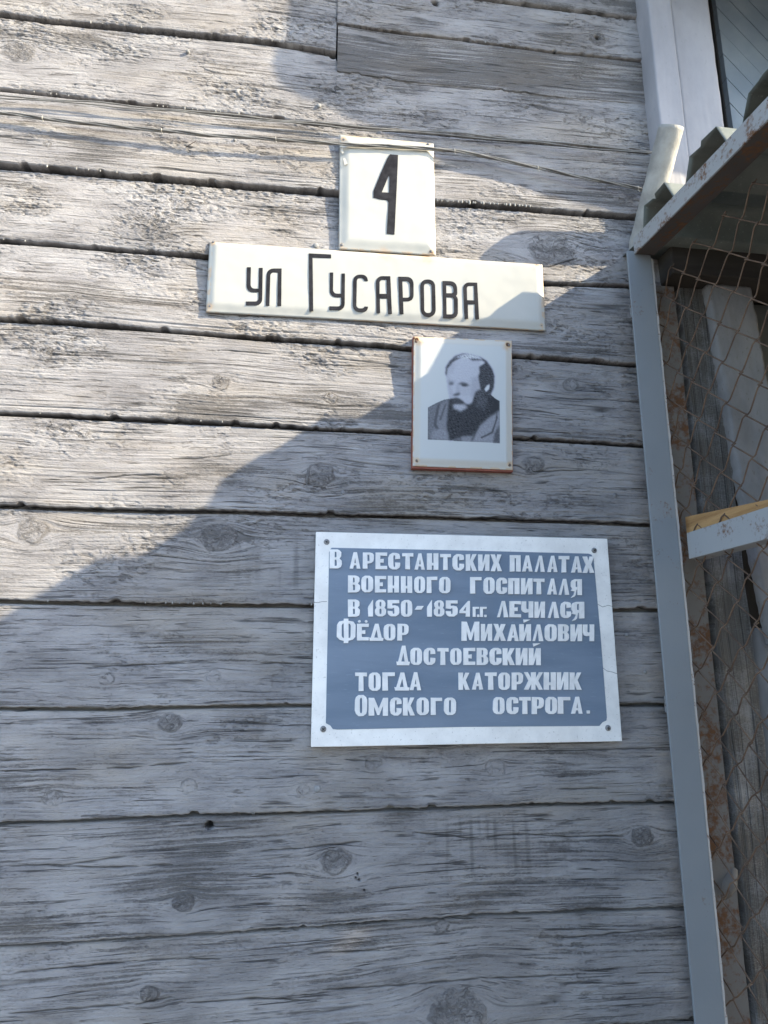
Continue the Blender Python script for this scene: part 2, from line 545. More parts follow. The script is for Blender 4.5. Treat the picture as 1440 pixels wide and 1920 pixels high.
LONGCR = [  # long open splits in single boards
    [(10, 1829), (120, 1818), (240, 1807), (325, 1801), (425, 1801)], [(560, 1792), (640, 1788), (720, 1785)], [(1050, 1762), (1130, 1755), (1290, 1740)],
    [(0, 1447), (40, 1446), (150, 1442)], [(190, 1441), (240, 1440), (330, 1432), (375, 1428)], [(150, 1254), (200, 1249), (290, 1246), (355, 1242)],
    [(480, 1243), (560, 1244)], [(0, 1140), (80, 1141), (110, 1141)], [(0, 1625), (130, 1622), (245, 1605)], [(50, 1623), (200, 1628), (330, 1622)],
    [(480, 1598), (560, 1592), (690, 1578)], [(920, 1410), (1100, 1407), (1265, 1402)], [(760, 1560), (880, 1572), (980, 1565), (1060, 1570), (1180, 1568)],
    [(640, 1425), (720, 1428)], [(380, 655), (430, 655), (520, 662)], [(600, 1860), (760, 1850), (900, 1838), (1080, 1830)],
    [(0, 1905), (120, 1895), (260, 1885), (330, 1870)], [(340, 1885), (480, 1875), (600, 1880)], [(1040, 1480), (1140, 1478)],
    [(960, 765), (1010, 770), (1060, 778)], [(990, 885), (1040, 882), (1105, 881)], [(335, 488), (360, 497), (388, 505)],
    [(920, 478), (960, 494), (1030, 500), (1090, 480)], [(300, 860), (380, 858), (440, 850)], [(150, 900), (250, 890), (330, 890)]]
LONGCR = [to_poly(l) for l in LONGCR]


def interp(poly, U):
    x = np.array([p[0] for p in poly]); z = np.array([p[1] for p in poly])
    return np.interp(U, x, z)


def board(name, U, zb, zt, y_top, step, seed, flake, bias, rough=1.0, dv=0.0013, groove=0.010, overlap=0.02, thick=0.02, knots=True, lip=0.0):
    """One clapboard: front surface with grain, knots, splits, peeling paint; returns the object."""
    nu = len(U)
    hgt = float(np.median(zt - zb))
    nv = max(6, int(hgt / dv))
    v = np.linspace(1, 0, nv)[:, None]
    jag = 0.0016 * pn(U * 70, U * 0 + seed * 3.1, 3) + 0.0018 * pn(U * 14, U * 0 + seed, 5) + 0.0012 * np.clip(pn(U * 130, U * 0 + seed * 1.3, 6), 0, 1) + 0.0045 * sstep(0.42, 0.6, pn(U * 26, U * 0 + seed * 5.7, 8))
    UU = np.repeat(U[None, :], nv, 0)
    ZZ = zb[None, :] + (zt - zb)[None, :] * v
    w_ = ZZ - zb[None, :]
    ZZ = ZZ + jag[None, :] * np.exp(-w_ / 0.006)
    s = seed
    psi = w_ + 0.008 * pn(UU * 0.8 + s * 7, w_ * 6 + s, 1) + 0.0010 * pn(UU * 3.0 + s, w_ * 14, 2) + seed * 1.37
    km = np.zeros_like(w_)
    ring = np.zeros_like(w_)
    if knots:
        for (ku, kz, r, strong) in KNOTS:
            kb, kt = np.interp(ku, U, zb), np.interp(ku, U, zt)
            if not (kb - 0.01 < kz < kt): continue
            dx, dy = (UU - ku) * 0.6, ZZ - kz
            rr = dx * dx + dy * dy
            psi = psi - dy * r * r * (0.85 if strong else 0.5) / (rr + 0.3 * r * r)
            d = np.sqrt((UU - ku) ** 2 * 0.7 + dy * dy) / r + 0.22 * pn(UU * 60, ZZ * 60, 9)
            m = sstep(1.05, 0.8, d)
            m = m * (1.0 if strong else 0.5)
            psi = psi * (1 - m) + m * (0.6 * r * np.arctan2(dy, UU - ku) + d * 0.5 * r + seed * 1.37 + 0.01 * pn(UU * 120, ZZ * 120, 72))
            km = np.maximum(km, m * (1.0 if strong else 0.3))
            ring = ring + m * np.sin(d * 15) * (0.05 + 0.12 * strong) + m * 0.9 * fbm(UU * 150, ZZ * 190, 70, 2) - 0.55 * np.clip(0.2 + 2 * pn(UU * 45, ZZ * 45, 71), 0, 1.2) * np.exp(-((d - 1.0) / 0.10) ** 2) * strong
    g1, g2 = pn(UU * 2.2 + s, psi * 230, 11), pn(UU * 6 + s * 3, psi * 390, 12)
    cr0 = pn(UU * 0.8 + s * 5, psi * 40, 13)
    crm = sstep(0.12, 0.38, pn(UU * 4 + s * 2, psi * 26, 14))
    crack = np.exp(-(cr0 / 0.028) ** 2) * crm * (1 - km) * (0.8 if flake > 0.1 else 0.55)
    for pl in LONGCR:
        x0, x1 = pl[0][0], pl[-1][0]
        mid = 0.5 * (x0 + x1)
        zm = np.interp(mid, [p[0] for p in pl], [p[1] for p in pl])
        if not (np.interp(mid, U, zb) < zm < np.interp(mid, U, zt) - 0.01): continue
        zc = interp(pl, U)[None, :] + 0.0012 * pn(UU * 40, UU * 0 + s, 6)
        hw = 0.0012 * sstep(x0 - 0.004, x0 + 0.03, UU) * sstep(x1 + 0.004, x1 - 0.03, UU) * (0.75 + 0.9 * pn(UU * 25, UU * 0 + 2.0, 8))
        hw = np.maximum(hw, 1e-6)
        crack = np.maximum(crack, np.exp(-((ZZ - zc) / (hw * 1.3)) ** 2) * (hw > 2e-4))
    pm = fbm(UU * 3 + s * 3, w_ * 11 + s, 20) * (0.75 if flake > 0.3 else 0.5) + fbm(UU * 4.5 + s, psi * 200, 24) * 0.5 + bias
    paint = sstep(-0.42, 0.42, pm) * (1 - 0.25 * km)
    # crumbling paint scales
    fl = np.clip(0.5 + 0.9 * fbm(UU * 5 + s * 9, w_ * 9, 30) + flake - 0.5, 0, 1.3)
    f1, f2, cid = worley(UU / 0.0125 + 0.5 * pn(UU * 60, w_ * 60, 33), w_ / 0.0058 + 0.5 * pn(UU * 60, w_ * 60, 34), 35 + s)
    edge = sstep(0.16, 0.02, f2 - f1)
    f1b, f2b, cidb = worley(UU / 0.006, w_ / 0.0042, 55 + s)
    scale_h = fl * (0.0019 * (cid - 0.45) + 0.0012 * (cidb - 0.5) - 0.0010 * edge)
    paint = np.clip(paint - 0.5 * edge * fl * (cid < 0.5) - 0.45 * fl * (cid < 0.22), 0, 1)
    und = 0.0016 * pn(UU * 3 + s, w_ * 9, 40)
    h = und + 0.0006 * rough * g1 + 0.0004 * rough * g2 + 0.00035 * paint + scale_h + ring * 0.0006 + km * 0.0010 - crack * 0.0022
    hole = np.zeros_like(w_)
    for (hu, hz, r, dep) in HOLES:
        if not (np.interp(hu, U, zb) < hz < np.interp(hu, U, zt)): continue
        d = np.hypot(UU - hu, ZZ - hz) / r + 0.18 * pn(UU * 130, ZZ * 130, 44)
        m = sstep(1.0, 0.55, d)
        h = h - dep * m
        hole = np.maximum(hole, sstep(0.9, 0.5, d))
    if lip:      # a bead line run along the lower edge
        h = h - lip * np.exp(-((w_ - 0.013 - 0.0008 * pn(UU * 9, UU * 0, 3)) / 0.0016) ** 2)
    stv = step * (1 + 0.25 * pn(U * 2.5 + s, U * 0, 7))
    y = -(y_top + stv[None, :] * (1 - v) + h)
    if groove:   # the loose top edge hides in a gap under the board above
        top_d = zt[None, :] - overlap - ZZ
        y = y + 0.022 * sstep(groove, groove * 0.4, top_d)
    # rounded lower edge
    y = y + 0.0022 * np.exp(-w_ / 0.0014)
    P = np.stack([UU, y, ZZ], -1)
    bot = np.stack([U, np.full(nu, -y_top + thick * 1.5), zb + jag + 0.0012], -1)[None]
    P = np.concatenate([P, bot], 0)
    stain = 0.4 * sstep(0.15, 0.6, fbm(UU * 4 + s, w_ * 7 + 3 * s, 60)) + 0.3 * km * np.clip(0.5 + pn(UU * 90, ZZ * 90, 73), 0, 1) + 0.22 * ((seed * 0.618) % 1.0)
    # old runs of dark wash on the lower boards
    streak = sstep(0.12, 0.4, pn(UU * 85, ZZ * 4, 62)) * np.exp(-((UU - 0.36) / 0.11) ** 2) * sstep(1.20, 1.24, ZZ) * sstep(1.335, 1.29, ZZ)
    streak = streak + 0.8 * sstep(0.15, 0.4, pn(UU * 70, ZZ * 3, 63)) * np.exp(-((UU - 0.0) / 0.10) ** 2) * sstep(1.72, 1.76, ZZ) * sstep(1.87, 1.80, ZZ)
    stain = np.clip(stain + 0.9 * streak, 0, 1)
    ck = np.clip(np.maximum(crack * 0.9, hole), 0, 1)
    msk = np.stack([paint, ck, stain], -1)
    under = msk[-1:].copy()                 # underside coloured near-black, painting in the shade of the seam
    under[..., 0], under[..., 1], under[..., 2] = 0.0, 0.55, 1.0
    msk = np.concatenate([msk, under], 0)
    psi = np.concatenate([psi, psi[-1:]], 0)
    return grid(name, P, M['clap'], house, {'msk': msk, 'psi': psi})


XR = 0.812
Ufine = np.concatenate([np.arange(-3.0, -0.86, 0.03), np.arange(-0.86, XR, 0.003), [XR]])
U0 = np.unique(np.concatenate([Ufine, [xs - 0.0008, xs + 0.0008]]))
boards = []
FL = [0.62, 0.50, 0.32, 0.58, 0.44, 0.32, 0.32, 0.22, -0.02, -0.02, -0.10, -0.08]
BI = [0.62, 0.52, 0.52, 0.56, 0.50, 0.48, 0.54, 0.52, 0.50, 0.56, 0.40, 0.48]
RO = [0.7, 1.1, 1.3, 0.7, 1.0, 1.2, 1.3, 1.1, 0.9, 0.9, 0.8, 1.1]
LP = [0, 0, 0, 0, 0.0016, 0.0018, 0.0012, 0.0008, 0.0006, 0, 0, 0]
OV = 0.02
for i in range(12):
    U = U0 if i == 0 else Ufine
    zb = interp(polys[i], U) if i < 11 else interp(polys[10], U) - 0.187 + 0.004 * U
    if i == 0:
        top_line = to_poly([(931, -2), (1014, 11), (1105, 21), (1197, 30)])
        zt = np.interp(U, [-3.0, top_line[0][0], top_line[-1][0]], [3.21, top_line[0][1] + 0.002, top_line[-1][1]]) + OV
    else:
        zt = interp(polys[i - 1], U) + OV
        if i == 1:
            zt = np.where(U > xs, interp(polys[0][:8], U) + 0.004, zt)
    st = STEP[i] if i < 11 else 0.005
    stv = st
    if i == 2:
        stv = st
    b = board('clapboard', U, zb, zt, 0.006, stv, i + 1, FL[i], BI[i], RO[i], lip=LP[i], groove={1: 0.0105, 3: 0.0115}.get(i, 0.0080))
    boards.append(b)
# the repair piece let into the second course
Up = np.concatenate([np.arange(xs + 0.003, XR, 0.0025), [XR]])
b = board('repair_board', Up, interp(patch_bot, Up), interp(right0, Up) + 0.012, 0.0098, 0.0006, 21, -0.25, -0.06, 0.7, groove=0.005, overlap=0.012)
b['label'] = 'darker bare repair board let into the wall'
# boards above and below the picture
Uc = np.concatenate([np.arange(-3.0, XR, 0.012), [XR]])
top = np.interp(Uc, [-3.0, top_line[0][0], top_line[-1][0]], [3.21, top_line[0][1] + 0.002, top_line[-1][1]])
for j in range(5):
    zt = top + 0.187 + OV
    board('clapboard', Uc, top + 0 * Uc, zt, 0.006, 0.006, 30 + j, 0.4, 0.3, dv=0.006, knots=False)
    top = zt - OV
bot = interp(polys[10], Uc) - 0.187 + 0.004 * Uc
for j in range(4):
    nb = bot - 0.19
    board('clapboard', Uc, nb, bot + OV, 0.006, 0.006, 40 + j, 0.0, 0.1, dv=0.006, knots=False)
    bot = nb
box('wall_core', (-3.0, 0.034, 0.0), (1.0, 0.16, 4.15), M['dark'], house)
box('wall_core', (1.0, 0.10, 0.0), (4.2, 0.16, 4.15), M['dark'], house)
box('added_shade_eave', (-3.0, -0.60, 4.16), (4.2, 0.16, 4.20), M['casing'], house)  # overhang out of view, added to cut sky light on the upper wall
box('plinth', (-3.0, -0.03, 0.0), (0.735, 0.034, float(np.max(bot)) + 0.0), M['casing'], house)


# nails driven into the boards
def nail_head(px, py, Y, r, mat, parent, name='nail', dome=0.45):
    p = onY(px, py, Y)
    v, f = [], []
    n = 10
    rings = [(1.0, 0.0), (0.92, 0.5), (0.6, 0.9)]
    for (q, hgt) in rings:
        for i in range(n):
            a = 2 * math.pi * i / n
            v.append((p[0] + q * r * math.cos(a), p[1] - hgt * r * dome, p[2] + q * r * math.sin(a)))
    v.append((p[0], p[1] - r * dome, p[2]))
    for k_ in range(2):
        for i in range(n):
            a, b_ = k_ * n + i, k_ * n + (i + 1) % n
            f.append((a, b_, b_ + n, a + n))
    for i in range(n):
        f.append((2 * n + i, 2 * n + (i + 1) % n, 3 * n))
    # shank into the wall
    base = len(v)
    for i in range(n):
        a = 2 * math.pi * i / n
        v.append((p[0] + r * math.cos(a), p[1] + 0.006, p[2] + r * math.sin(a)))
    for i in range(n):
        f.append((base + i, base + (i + 1) % n, (i + 1) % n, i))
    return mesh(name, v, f, mat, parent, smooth=True)


for (x, y, bi, r, mt) in [(643, 924, 6, 5.0, 'nail'), (1153, 929, 6, 5.0, 'nail'), (595, 1479, 9, 6.5, 'paintnail'), (592, 461, 3, 6, 'paintnail'),
                          (352, 96, 1, 4, 'paintnail'), (598, 198, 1, 5, 'paintnail'), (90, 272, 2, 4, 'paintnail'), (440, 262, 2, 3, 'paintnail'),
                          (1176, 1190, 8, 4, 'paintnail'), (1210, 1260, 8, 3.5, 'paintnail'), (405, 338, 2, 3, 'paintnail')]:
    nail_head(x, y, -0.0125, r / 950.0, M[mt], boards[bi], dome=0.5)

# beads of paint hanging along the lower edges
dv_, df_ = [], []


def bead(x, y, z, r, el):
    b0 = len(dv_)
    n = 6
    for (q, t) in ((0.75, 0.8), (1.0, 0.0), (0.7, -0.75)):
        for i in range(n):
            a = 2 * math.pi * i / n
            dv_.append((x + r * q * math.cos(a), y + r * q * math.sin(a), z + r * el * t))
    dv_.append((x, y, z + r * el * 1.2)); dv_.append((x, y, z - r * el * 1.15))
    for k_ in range(2):
        for i in range(n):
            a, c = b0 + k_ * n + i, b0 + k_ * n + (i + 1) % n
            df_.append((a, a + n, c + n, c))
    for i in range(n):
        df_.append((b0 + i, b0 + (i + 1) % n, b0 + 3 * n))
        df_.append((b0 + 2 * n + (i + 1) % n, b0 + 2 * n + i, b0 + 3 * n + 1))


random.seed(5)
for (bi, x0, x1, n, r0) in [(0, 0, 620, 26, 0.0019), (1, 60, 680, 34, 0.0021), (2, 20, 330, 12, 0.0022), (2, 818, 985, 24, 0.0028), (2, 985, 1200, 14, 0.0018), (3, 0, 380, 10, 0.0015),
                            (7, 60, 585, 40, 0.0019), (5, 0, 700, 12, 0.0014), (9, 430, 1200, 18, 0.0014), (0, 640, 1000, 10, 0.002)]:
    cl_ = random.random()
    for i in range(n):
        px = x0 + (x1 - x0) * (i + random.uniform(0.0, 1.0)) / n
        if math.sin(px * 0.021 + cl_ * 6) + random.uniform(-0.7, 0.7) < (0.25 if r0 < 0.0027 else -1.2): continue
        X = onY(px, LINES[bi][0][1], -0.014)[0]
        Z = float(np.interp(X, [p[0] for p in polys[bi]], [p[1] for p in polys[bi]]))
        r = r0 * random.uniform(0.45, 1.0)
        bead(X, -0.006 - STEP[bi] * 0.9, Z - r * 0.3, r, random.uniform(1.0, 2.0))
o = mesh('paint_drips', dv_, df_, M['drip'], house, smooth=True)
tag(o, kind='stuff')


# ---------------------------------------------------------------- casing, boarded panel and doorway at the right
def plank_grid(name, x0, x1, z0, z1, yf, mat, parent, lean=0.0, bow=0.0, thick=0.03, seed=1, amp=0.0015, top_cut=0.0, paint=None, nx=24, nz=160, chip=0.0):
    """Upright board with wavy edges and a thickness."""
    u = np.linspace(0, 1, nx)[None, :]
    v = np.linspace(1, 0, nz)[:, None]
    Z = z0 + (z1 - z0) * v + top_cut * (u - 0.5) * (v > 0.5)
    xc0 = x0 + lean * v + bow * np.sin(v * math.pi) + chip * pn(v * 40, v * 0 + seed, seed)
    xc1 = x1 + lean * v + bow * np.sin(v * math.pi) + chip * pn(v * 40, v * 0 + seed + 3.3, seed)
    X = xc0 + (xc1 - xc0) * u
    Y = yf + amp * pn(X * 25, Z * 5, seed) + amp * 0.5 * pn(X * 120, Z * 9, seed + 1) + 0.003 * (np.abs(u - 0.5) > 0.485) + 0 * Z
    P = np.stack([X, Y, Z + 0 * X], -1)
    l = P[:, :1].copy(); l[..., 1] = yf + thick
    r = P[:, -1:].copy(); r[..., 1] = yf + thick
    P = np.concatenate([l, P, r], 1)
    t = P[:1].copy(); t[..., 1] = yf + thick
    b_ = P[-1:].copy(); b_[..., 1] = yf + thick
    P = np.concatenate([t, P, b_], 0)
    XX, ZZ = P[..., 0], P[..., 2]
    psi = XX + 0.006 * pn(XX * 6, ZZ * 2, seed)
    msk = np.stack([np.clip((0.5 if paint is None else paint) + 0.6 * fbm(XX * 14, ZZ * 7, seed + 5), 0, 1), 0 * XX, 0 * XX], -1)
    return grid(name, P, mat, parent, {'msk': msk, 'psi': psi})


plank_grid('casing_board', 0.809, 0.8725, 2.49, 3.9, -0.062, M['casing'], house, thick=0.07, seed=3, amp=0.001, chip=0.0007)
plank_grid('casing_board', 0.8775, 0.983, 2.49, 3.9, -0.050, M['casing'], house, thick=0.06, seed=4, amp=0.001, chip=0.0008)
# panel of slanting planks beyond the dark gap
panel = box('boarded_panel', (1.050, 0.030, 2.50), (1.62, 0.09, 3.95), M['dark'], house)
ang = math.radians(-51)
d1 = np.array([math.cos(ang), math.sin(ang)])
d2 = np.array([-d1[1], d1[0]])
px0, px1, pz0, pz1 = 1.054, 1.60, 2.52, 3.93


def clip_poly(poly, f):
    out = []
    for i in range(len(poly)):
        a, b_ = poly[i], poly[(i + 1) % len(poly)]
        fa, fb = f(a), f(b_)
        if fa >= 0: out.append(a)
        if fa * fb < 0:
            t = fa / (fa - fb)
            out.append((a[0] + (b_[0] - a[0]) * t, a[1] + (b_[1] - a[1]) * t))
    return out


c0 = np.array([1.035, 2.935])
for k_ in range(-9, 19):
    a0, a1 = k_ * 0.0478 + 0.0012, (k_ + 1) * 0.0478 - 0.0012
    poly = [tuple(c0 + d2 * a0 - d1 * 2), tuple(c0 + d2 * a0 + d1 * 2), tuple(c0 + d2 * a1 + d1 * 2), tuple(c0 + d2 * a1 - d1 * 2)]
    for f in (lambda p: p[0] - px0, lambda p: px1 - p[0], lambda p: p[1] - pz0, lambda p: pz1 - p[1]):
        poly = clip_poly(poly, f)
        if not poly: break
    if len(poly) >= 3:
        off = random.uniform(-0.0012, 0.0012)
        prism('plank', poly, 0.014 + off, 0.0299, M['blueplank'], panel)

# doorway behind the mesh
plank_grid('door_jamb', 0.846, 0.926, 0.05, 2.44, -0.012, M['bare'], house, thick=0.06, seed=12, amp=0.003, paint=0.35, chip=0.003, nz=420, nx=40)
plank_grid('door_leaf', 0.935, 1.75, 0.05, 1.665, 0.004, M['pale'], house, thick=0.05, seed=14, amp=0.002, chip=0.001)
box('door_panel', (1.0, 0.045, 1.60), (1.75, 0.09, 2.44), M['door'], house)
box('door_header', (0.800, -0.066, 2.435), (1.95, 0.03, 2.508), M['beam'], house, 0.003)
box('wall_board', (1.76, -0.01, 0.0), (4.2, 0.10, 4.1), M['casing'], house)
lb = plank_grid('loose_board', 0.953, 1.062, 1.63, 2.435, -0.034, M['pale'], None, lean=-0.052, bow=-0.006, thick=0.024, seed=17, amp=0.002, top_cut=0.0, chip=0.003)
tag(lb, 'pale peeling board leaning out of true behind the wire mesh', 'board')

# ---------------------------------------------------------------- steel and mesh enclosure standing out from the wall
enc = empty('mesh_enclosure', (0.76, -0.02, 0.0), 'grey steel angle frame with rusty chain-link mesh and corrugated roof', 'enclosure')
XP = onY(1240, 1200, -0.083)[0]              # outer edge of the wall post
YP = -0.083                                 # the frame stands a hand off the boards
xl, xr = XP, onY(1290.5, 1200, YP)[0]
RS = 0.10                                   # fall of the roof away from the wall


def rail_z(y, z0): return z0 + (y - 0.0) * RS


box('wall_post', (xl, YP, 0.0), (xr, YP + 0.005, 2.470), M['post'], enc, 0.0012)
# second leg of the angle, with its ragged bright steel edge, and the rusty strip behind
n = 260
v, f = [], []
for i in range(n):
    z = 2.455 * i / (n - 1)
    e = 0.0012 * float(pn(np.array([z * 60]), np.array([1.5]), 3)[0])
    v += [(xr + 0.0003, YP + 0.0003 + e * 0.4, z), (xr + 0.0045 + e, YP + 0.001, z), (xr + 0.0045 + e, YP + 0.052, z), (xr + 0.0003, YP + 0.052, z)]
for i in range(n - 1):
    for k_ in range(4):
        a, b_ = i * 4 + k_, i * 4 + (k_ + 1) % 4
        f.append((a, b_, b_ + 4, a + 4))
f += [(3, 2, 1, 0), tuple((n - 1) * 4 + k_ for k_ in range(4))]
mesh('post_edge', v, f, M['edge'], enc)
box('rusty_strip', (xr + 0.006, -0.022, 0.0), (0.8265, -0.014, 2.43), M['rust'], enc, 0.001)
# lock or hinge lump on the strip
hv = []
tube('hinge', [(0.800, -0.012, 1.168), (0.813, -0.018, 1.19), (0.826, -0.012, 1.215)], [0.012, 0.016, 0.011], M['rust'], enc, 10)
YE = -1.36


def sloped(x0, x1, y0, y1, z0, z1):
    vv, ff = box_vf((x0, y1, z0), (x1, y0, z1))
    return [(a, b_, c_ + b_ * RS) for a, b_, c_ in vv], ff


def merged(name, parts, mat, parent, bevel=0.0):
    v, f = [], []
    for (vv, ff) in parts:
        b0 = len(v)
        v += vv
        f += [tuple(i + b0 for i in q) for q in ff]
    o = mesh(name, v, f, mat, parent)
    if bevel:
        m = o.modifiers.new('bevel', 'BEVEL'); m.width = bevel; m.segments = 2
    return o


RX = 0.7013
merged('top_rail', [sloped(RX, RX + 0.004, YP - 0.001, YE, 2.4696, 2.507)], M['rail'], enc, 0.0008)
merged('rail_flange', [sloped(RX + 0.0042, RX + 0.046, YP - 0.001, YE, 2.4700, 2.4742)], M['shade_rust'], enc, 0.0006)
merged('middle_rail', [box_vf((0.7573, YE, 1.7935), (0.7613, YP - 0.002, 1.8453)), box_vf((0.7613, YE, 1.7935), (0.795, YP - 0.002, 1.797))], M['rail'], enc, 0.0008)
merged('bottom_rail', [box_vf((0.7573, YE, 0.08), (0.7613, YP - 0.002, 0.13))], M['rail'], enc)
merged('front_post', [box_vf((0.7013, YE - 0.046, 0.0), (0.748, YE, 2.34))], M['post'], enc, 0.001)
merged('front_post', [box_vf((3.60, YE - 0.046, 0.0), (3.65, YE, 2.35))], M['post'], enc, 0.001)
merged('front_rail', [box_vf((0.748, YE - 0.046, 2.29), (3.60, YE - 0.006, 2.33))], M['rail'], enc)
for zz_ in (0.5, 1.5, 2.35):
    box('wall_bracket', (0.720, YP + 0.006, zz_), (0.748, -0.012, zz_ + 0.03), M['rail'], enc)
for (nm, x_, n_) in (('added_shade_sheet', None, 0),):  # unseen solid front, added to block sky light and darken the enclosure
    py_, pts_ = 0.752, []
    while py_ < 3.58:
        pts_ += [(py_, YE - 0.004), (py_ + 0.045, YE - 0.004), (py_ + 0.065, YE - 0.034), (py_ + 0.145, YE - 0.034), (py_ + 0.165, YE - 0.004)]
        py_ += 0.19
    Pf = np.zeros((2, len(pts_), 3))
    for i_, (a_, b_) in enumerate(pts_):
        Pf[0, i_] = (a_, b_ + 0.006, 2.33); Pf[1, i_] = (a_, b_ + 0.006, 0.02)
    fs_ = grid(nm, Pf, M['roof'], enc, smooth=False)
    fs_.modifiers.new('thickness', 'SOLIDIFY').thickness = 0.0012
# corrugated roof
prof = []
y0, z0 = 0.02, 2.537
yy = 0.0
prof.append((-0.004, 2.5065))
prof.append((-0.1010, 2.5085))
kk = 0
while True:
    o_ = -kk * 0.1643
    for (py, pz) in [(-0.050, 2.546), (-0.069, 2.6035), (-0.098, 2.6045), (-0.106, 2.5985), (-0.114, 2.6045), (-0.152, 2.606), (-0.173, 2.553), (-0.2205, 2.551)]:
        prof.append((py * 0.958 - 0.0546 + o_, 1.6055 + (pz - 1.6) * 0.958))
    kk += 1
    if -kk * 0.1643 - 0.22 < YE - 0.10: break
prof = [(a, b_ + RS * a) for a, b_ in prof]
spot = onY(640, 1785, -0.012)
tt = (2.56 - 0.10 * 0.012 - spot[2]) / (1.68 + RS)
hole_x, hole_y = spot[0] + 2.49 * tt, -0.012 - tt
xsr = np.sort(np.concatenate([np.linspace(0.716, 1.0, 30), np.linspace(1.05, 3.75, 28), [hole_x - 0.018, hole_x + 0.022]]))
P = np.zeros((len(prof), len(xsr), 3))
for i, (a, b_) in enumerate(prof):
    P[i, :, 0] = xsr + (0.004 * math.sin(i * 1.7) * (xsr < 0.72))
    P[i, :, 1] = a + 0.0012 * pn(xsr * 6, xsr * 0 + i * 0.37, 3)
    P[i, :, 2] = b_ + 0.0015 * pn(xsr * 5, xsr * 0 + i * 0.21, 4)
ro = grid('roof_sheet', P, M['roof'], enc, smooth=False)
import bmesh
bm = bmesh.new()
bm.from_mesh(ro.data)
hole = sorted([f_ for f_ in bm.faces if abs(f_.calc_center_median().x - hole_x - 0.002) < 0.012], key=lambda f_: abs(f_.calc_center_median().y - hole_y))[:1]
bmesh.ops.delete(bm, geom=hole, context='FACES')
bm.to_mesh(ro.data)
bm.free()
mo = ro.modifiers.new('thickness', 'SOLIDIFY')
mo.thickness = 0.0012
# chain-link: one zigzag wire per strand
WJ, WH = 0.0436, 0.03995
for j in range(-1, 29):
    pts = []
    ya, yb = -0.0632 - WJ * j, -0.0632 - WJ * (j + 1)
    n = int((2.47 - 0.12) / WH)
    kz0 = math.ceil((0.12 - 1.5808) / WH)
    for i in range(n):
        kz = kz0 + i
        z = 1.5808 + kz * WH
        if z > 2.457 + RS * ya: break
        odd = (kz + j) % 2
        y = ya if odd == 0 else yb
        sgn = 1 if odd == 0 else -1
        jx = 0.0035 * math.sin(j * 2.1 + kz * 0.9) * 0.6 + 0.010 * float(pn(np.array([y * 5.0]), np.array([z * 4.0]), 8)[0])
        jy = 0.004 * float(pn(np.array([y * 7.0]), np.array([z * 6.0]), 9)[0])
        y += jy
        hx = 0.0028
        pts += [(0.769 + jx - hx, y - sgn * 0.0055, z - 0.0052), (0.769 + jx - 0.6 * hx, y + sgn * 0.0012, z - 0.0012),
                (0.769 + jx + 0.6 * hx, y + sgn * 0.0012, z + 0.0012), (0.769 + jx + hx, y - sgn * 0.0055, z + 0.0052)]
    if j == -1:
        pts = [p for p in pts]
        pts = [(p[0], min(p[1], 0.0), p[2]) for p in pts]
    v, f = tube_vf(pts, 0.0014, 5)
    mesh('mesh_wire', v, f, M['wire'], enc, smooth=True)

# lath resting on the middle rail
la, lb_ = np.array([0.778, -0.066, 1.8644]), np.array([0.766, -0.495, 1.8414])
v, f = [], []
for p, hh in ((la, 0.018), (la * 0.45 + lb_ * 0.55, 0.008), (lb_, 0.002)):
    for (dx, dz) in ((-0.008, -1), (0.010, -1), (0.010, 1), (-0.008, 1)):
        v.append((p[0] + dx, p[1], p[2] + dz * hh))
for i in range(2):
    for k_ in range(4):
        a, b_ = i * 4 + k_, i * 4 + (k_ + 1) % 4
        f.append((a, a + 4, b_ + 4, b_))
f += [(0, 1, 2, 3), (11, 10, 9, 8)]
o = mesh('wood_lath', v, f, M['lath'], None)
tag(o, 'short yellow splintered lath lying along the middle steel rail', 'lath')

# whitewashed pipe stub leaning out of the wall
pb, pt = np.array([0.757, 0.010, 2.50]), np.array([0.776, -0.150, 2.735])
dirp = (pt - pb) / np.linalg.norm(pt - pb)
nr, ns = 40, 28
P = np.zeros((nr, ns + 1, 3))
e1 = np.cross(dirp, [1, 0, 0]); e1 /= np.linalg.norm(e1)
e2 = np.cross(dirp, e1)
for i in range(nr):
    t = i / (nr - 4) if i < nr - 3 else 1.0
    rad = 0.0265 if i < nr - 3 else (0.0255, 0.021, 0.021)[i - nr + 3]
    dep = 0.0 if i < nr - 1 else -0.05
    for q in range(ns + 1):
        a = 2 * math.pi * q / ns
        bump = 0.0010 * float(pn(np.array([math.cos(a) * 2 + t * 9]), np.array([math.sin(a) * 2]), 2)[0]) + 0.0007 * float(pn(np.array([math.cos(a) * 7 + t * 30]), np.array([math.sin(a) * 7]), 3)[0])
        P[i, q] = pb + (pt - pb) * t + dirp * dep + (e1 * math.cos(a) + e2 * math.sin(a)) * (rad + bump)
o = grid('pipe_stub', P[:, ::-1], M['pipe'], None)
tag(o, 'whitewashed pipe stub slanting up from the wall beside the corrugated roof', 'pipe')

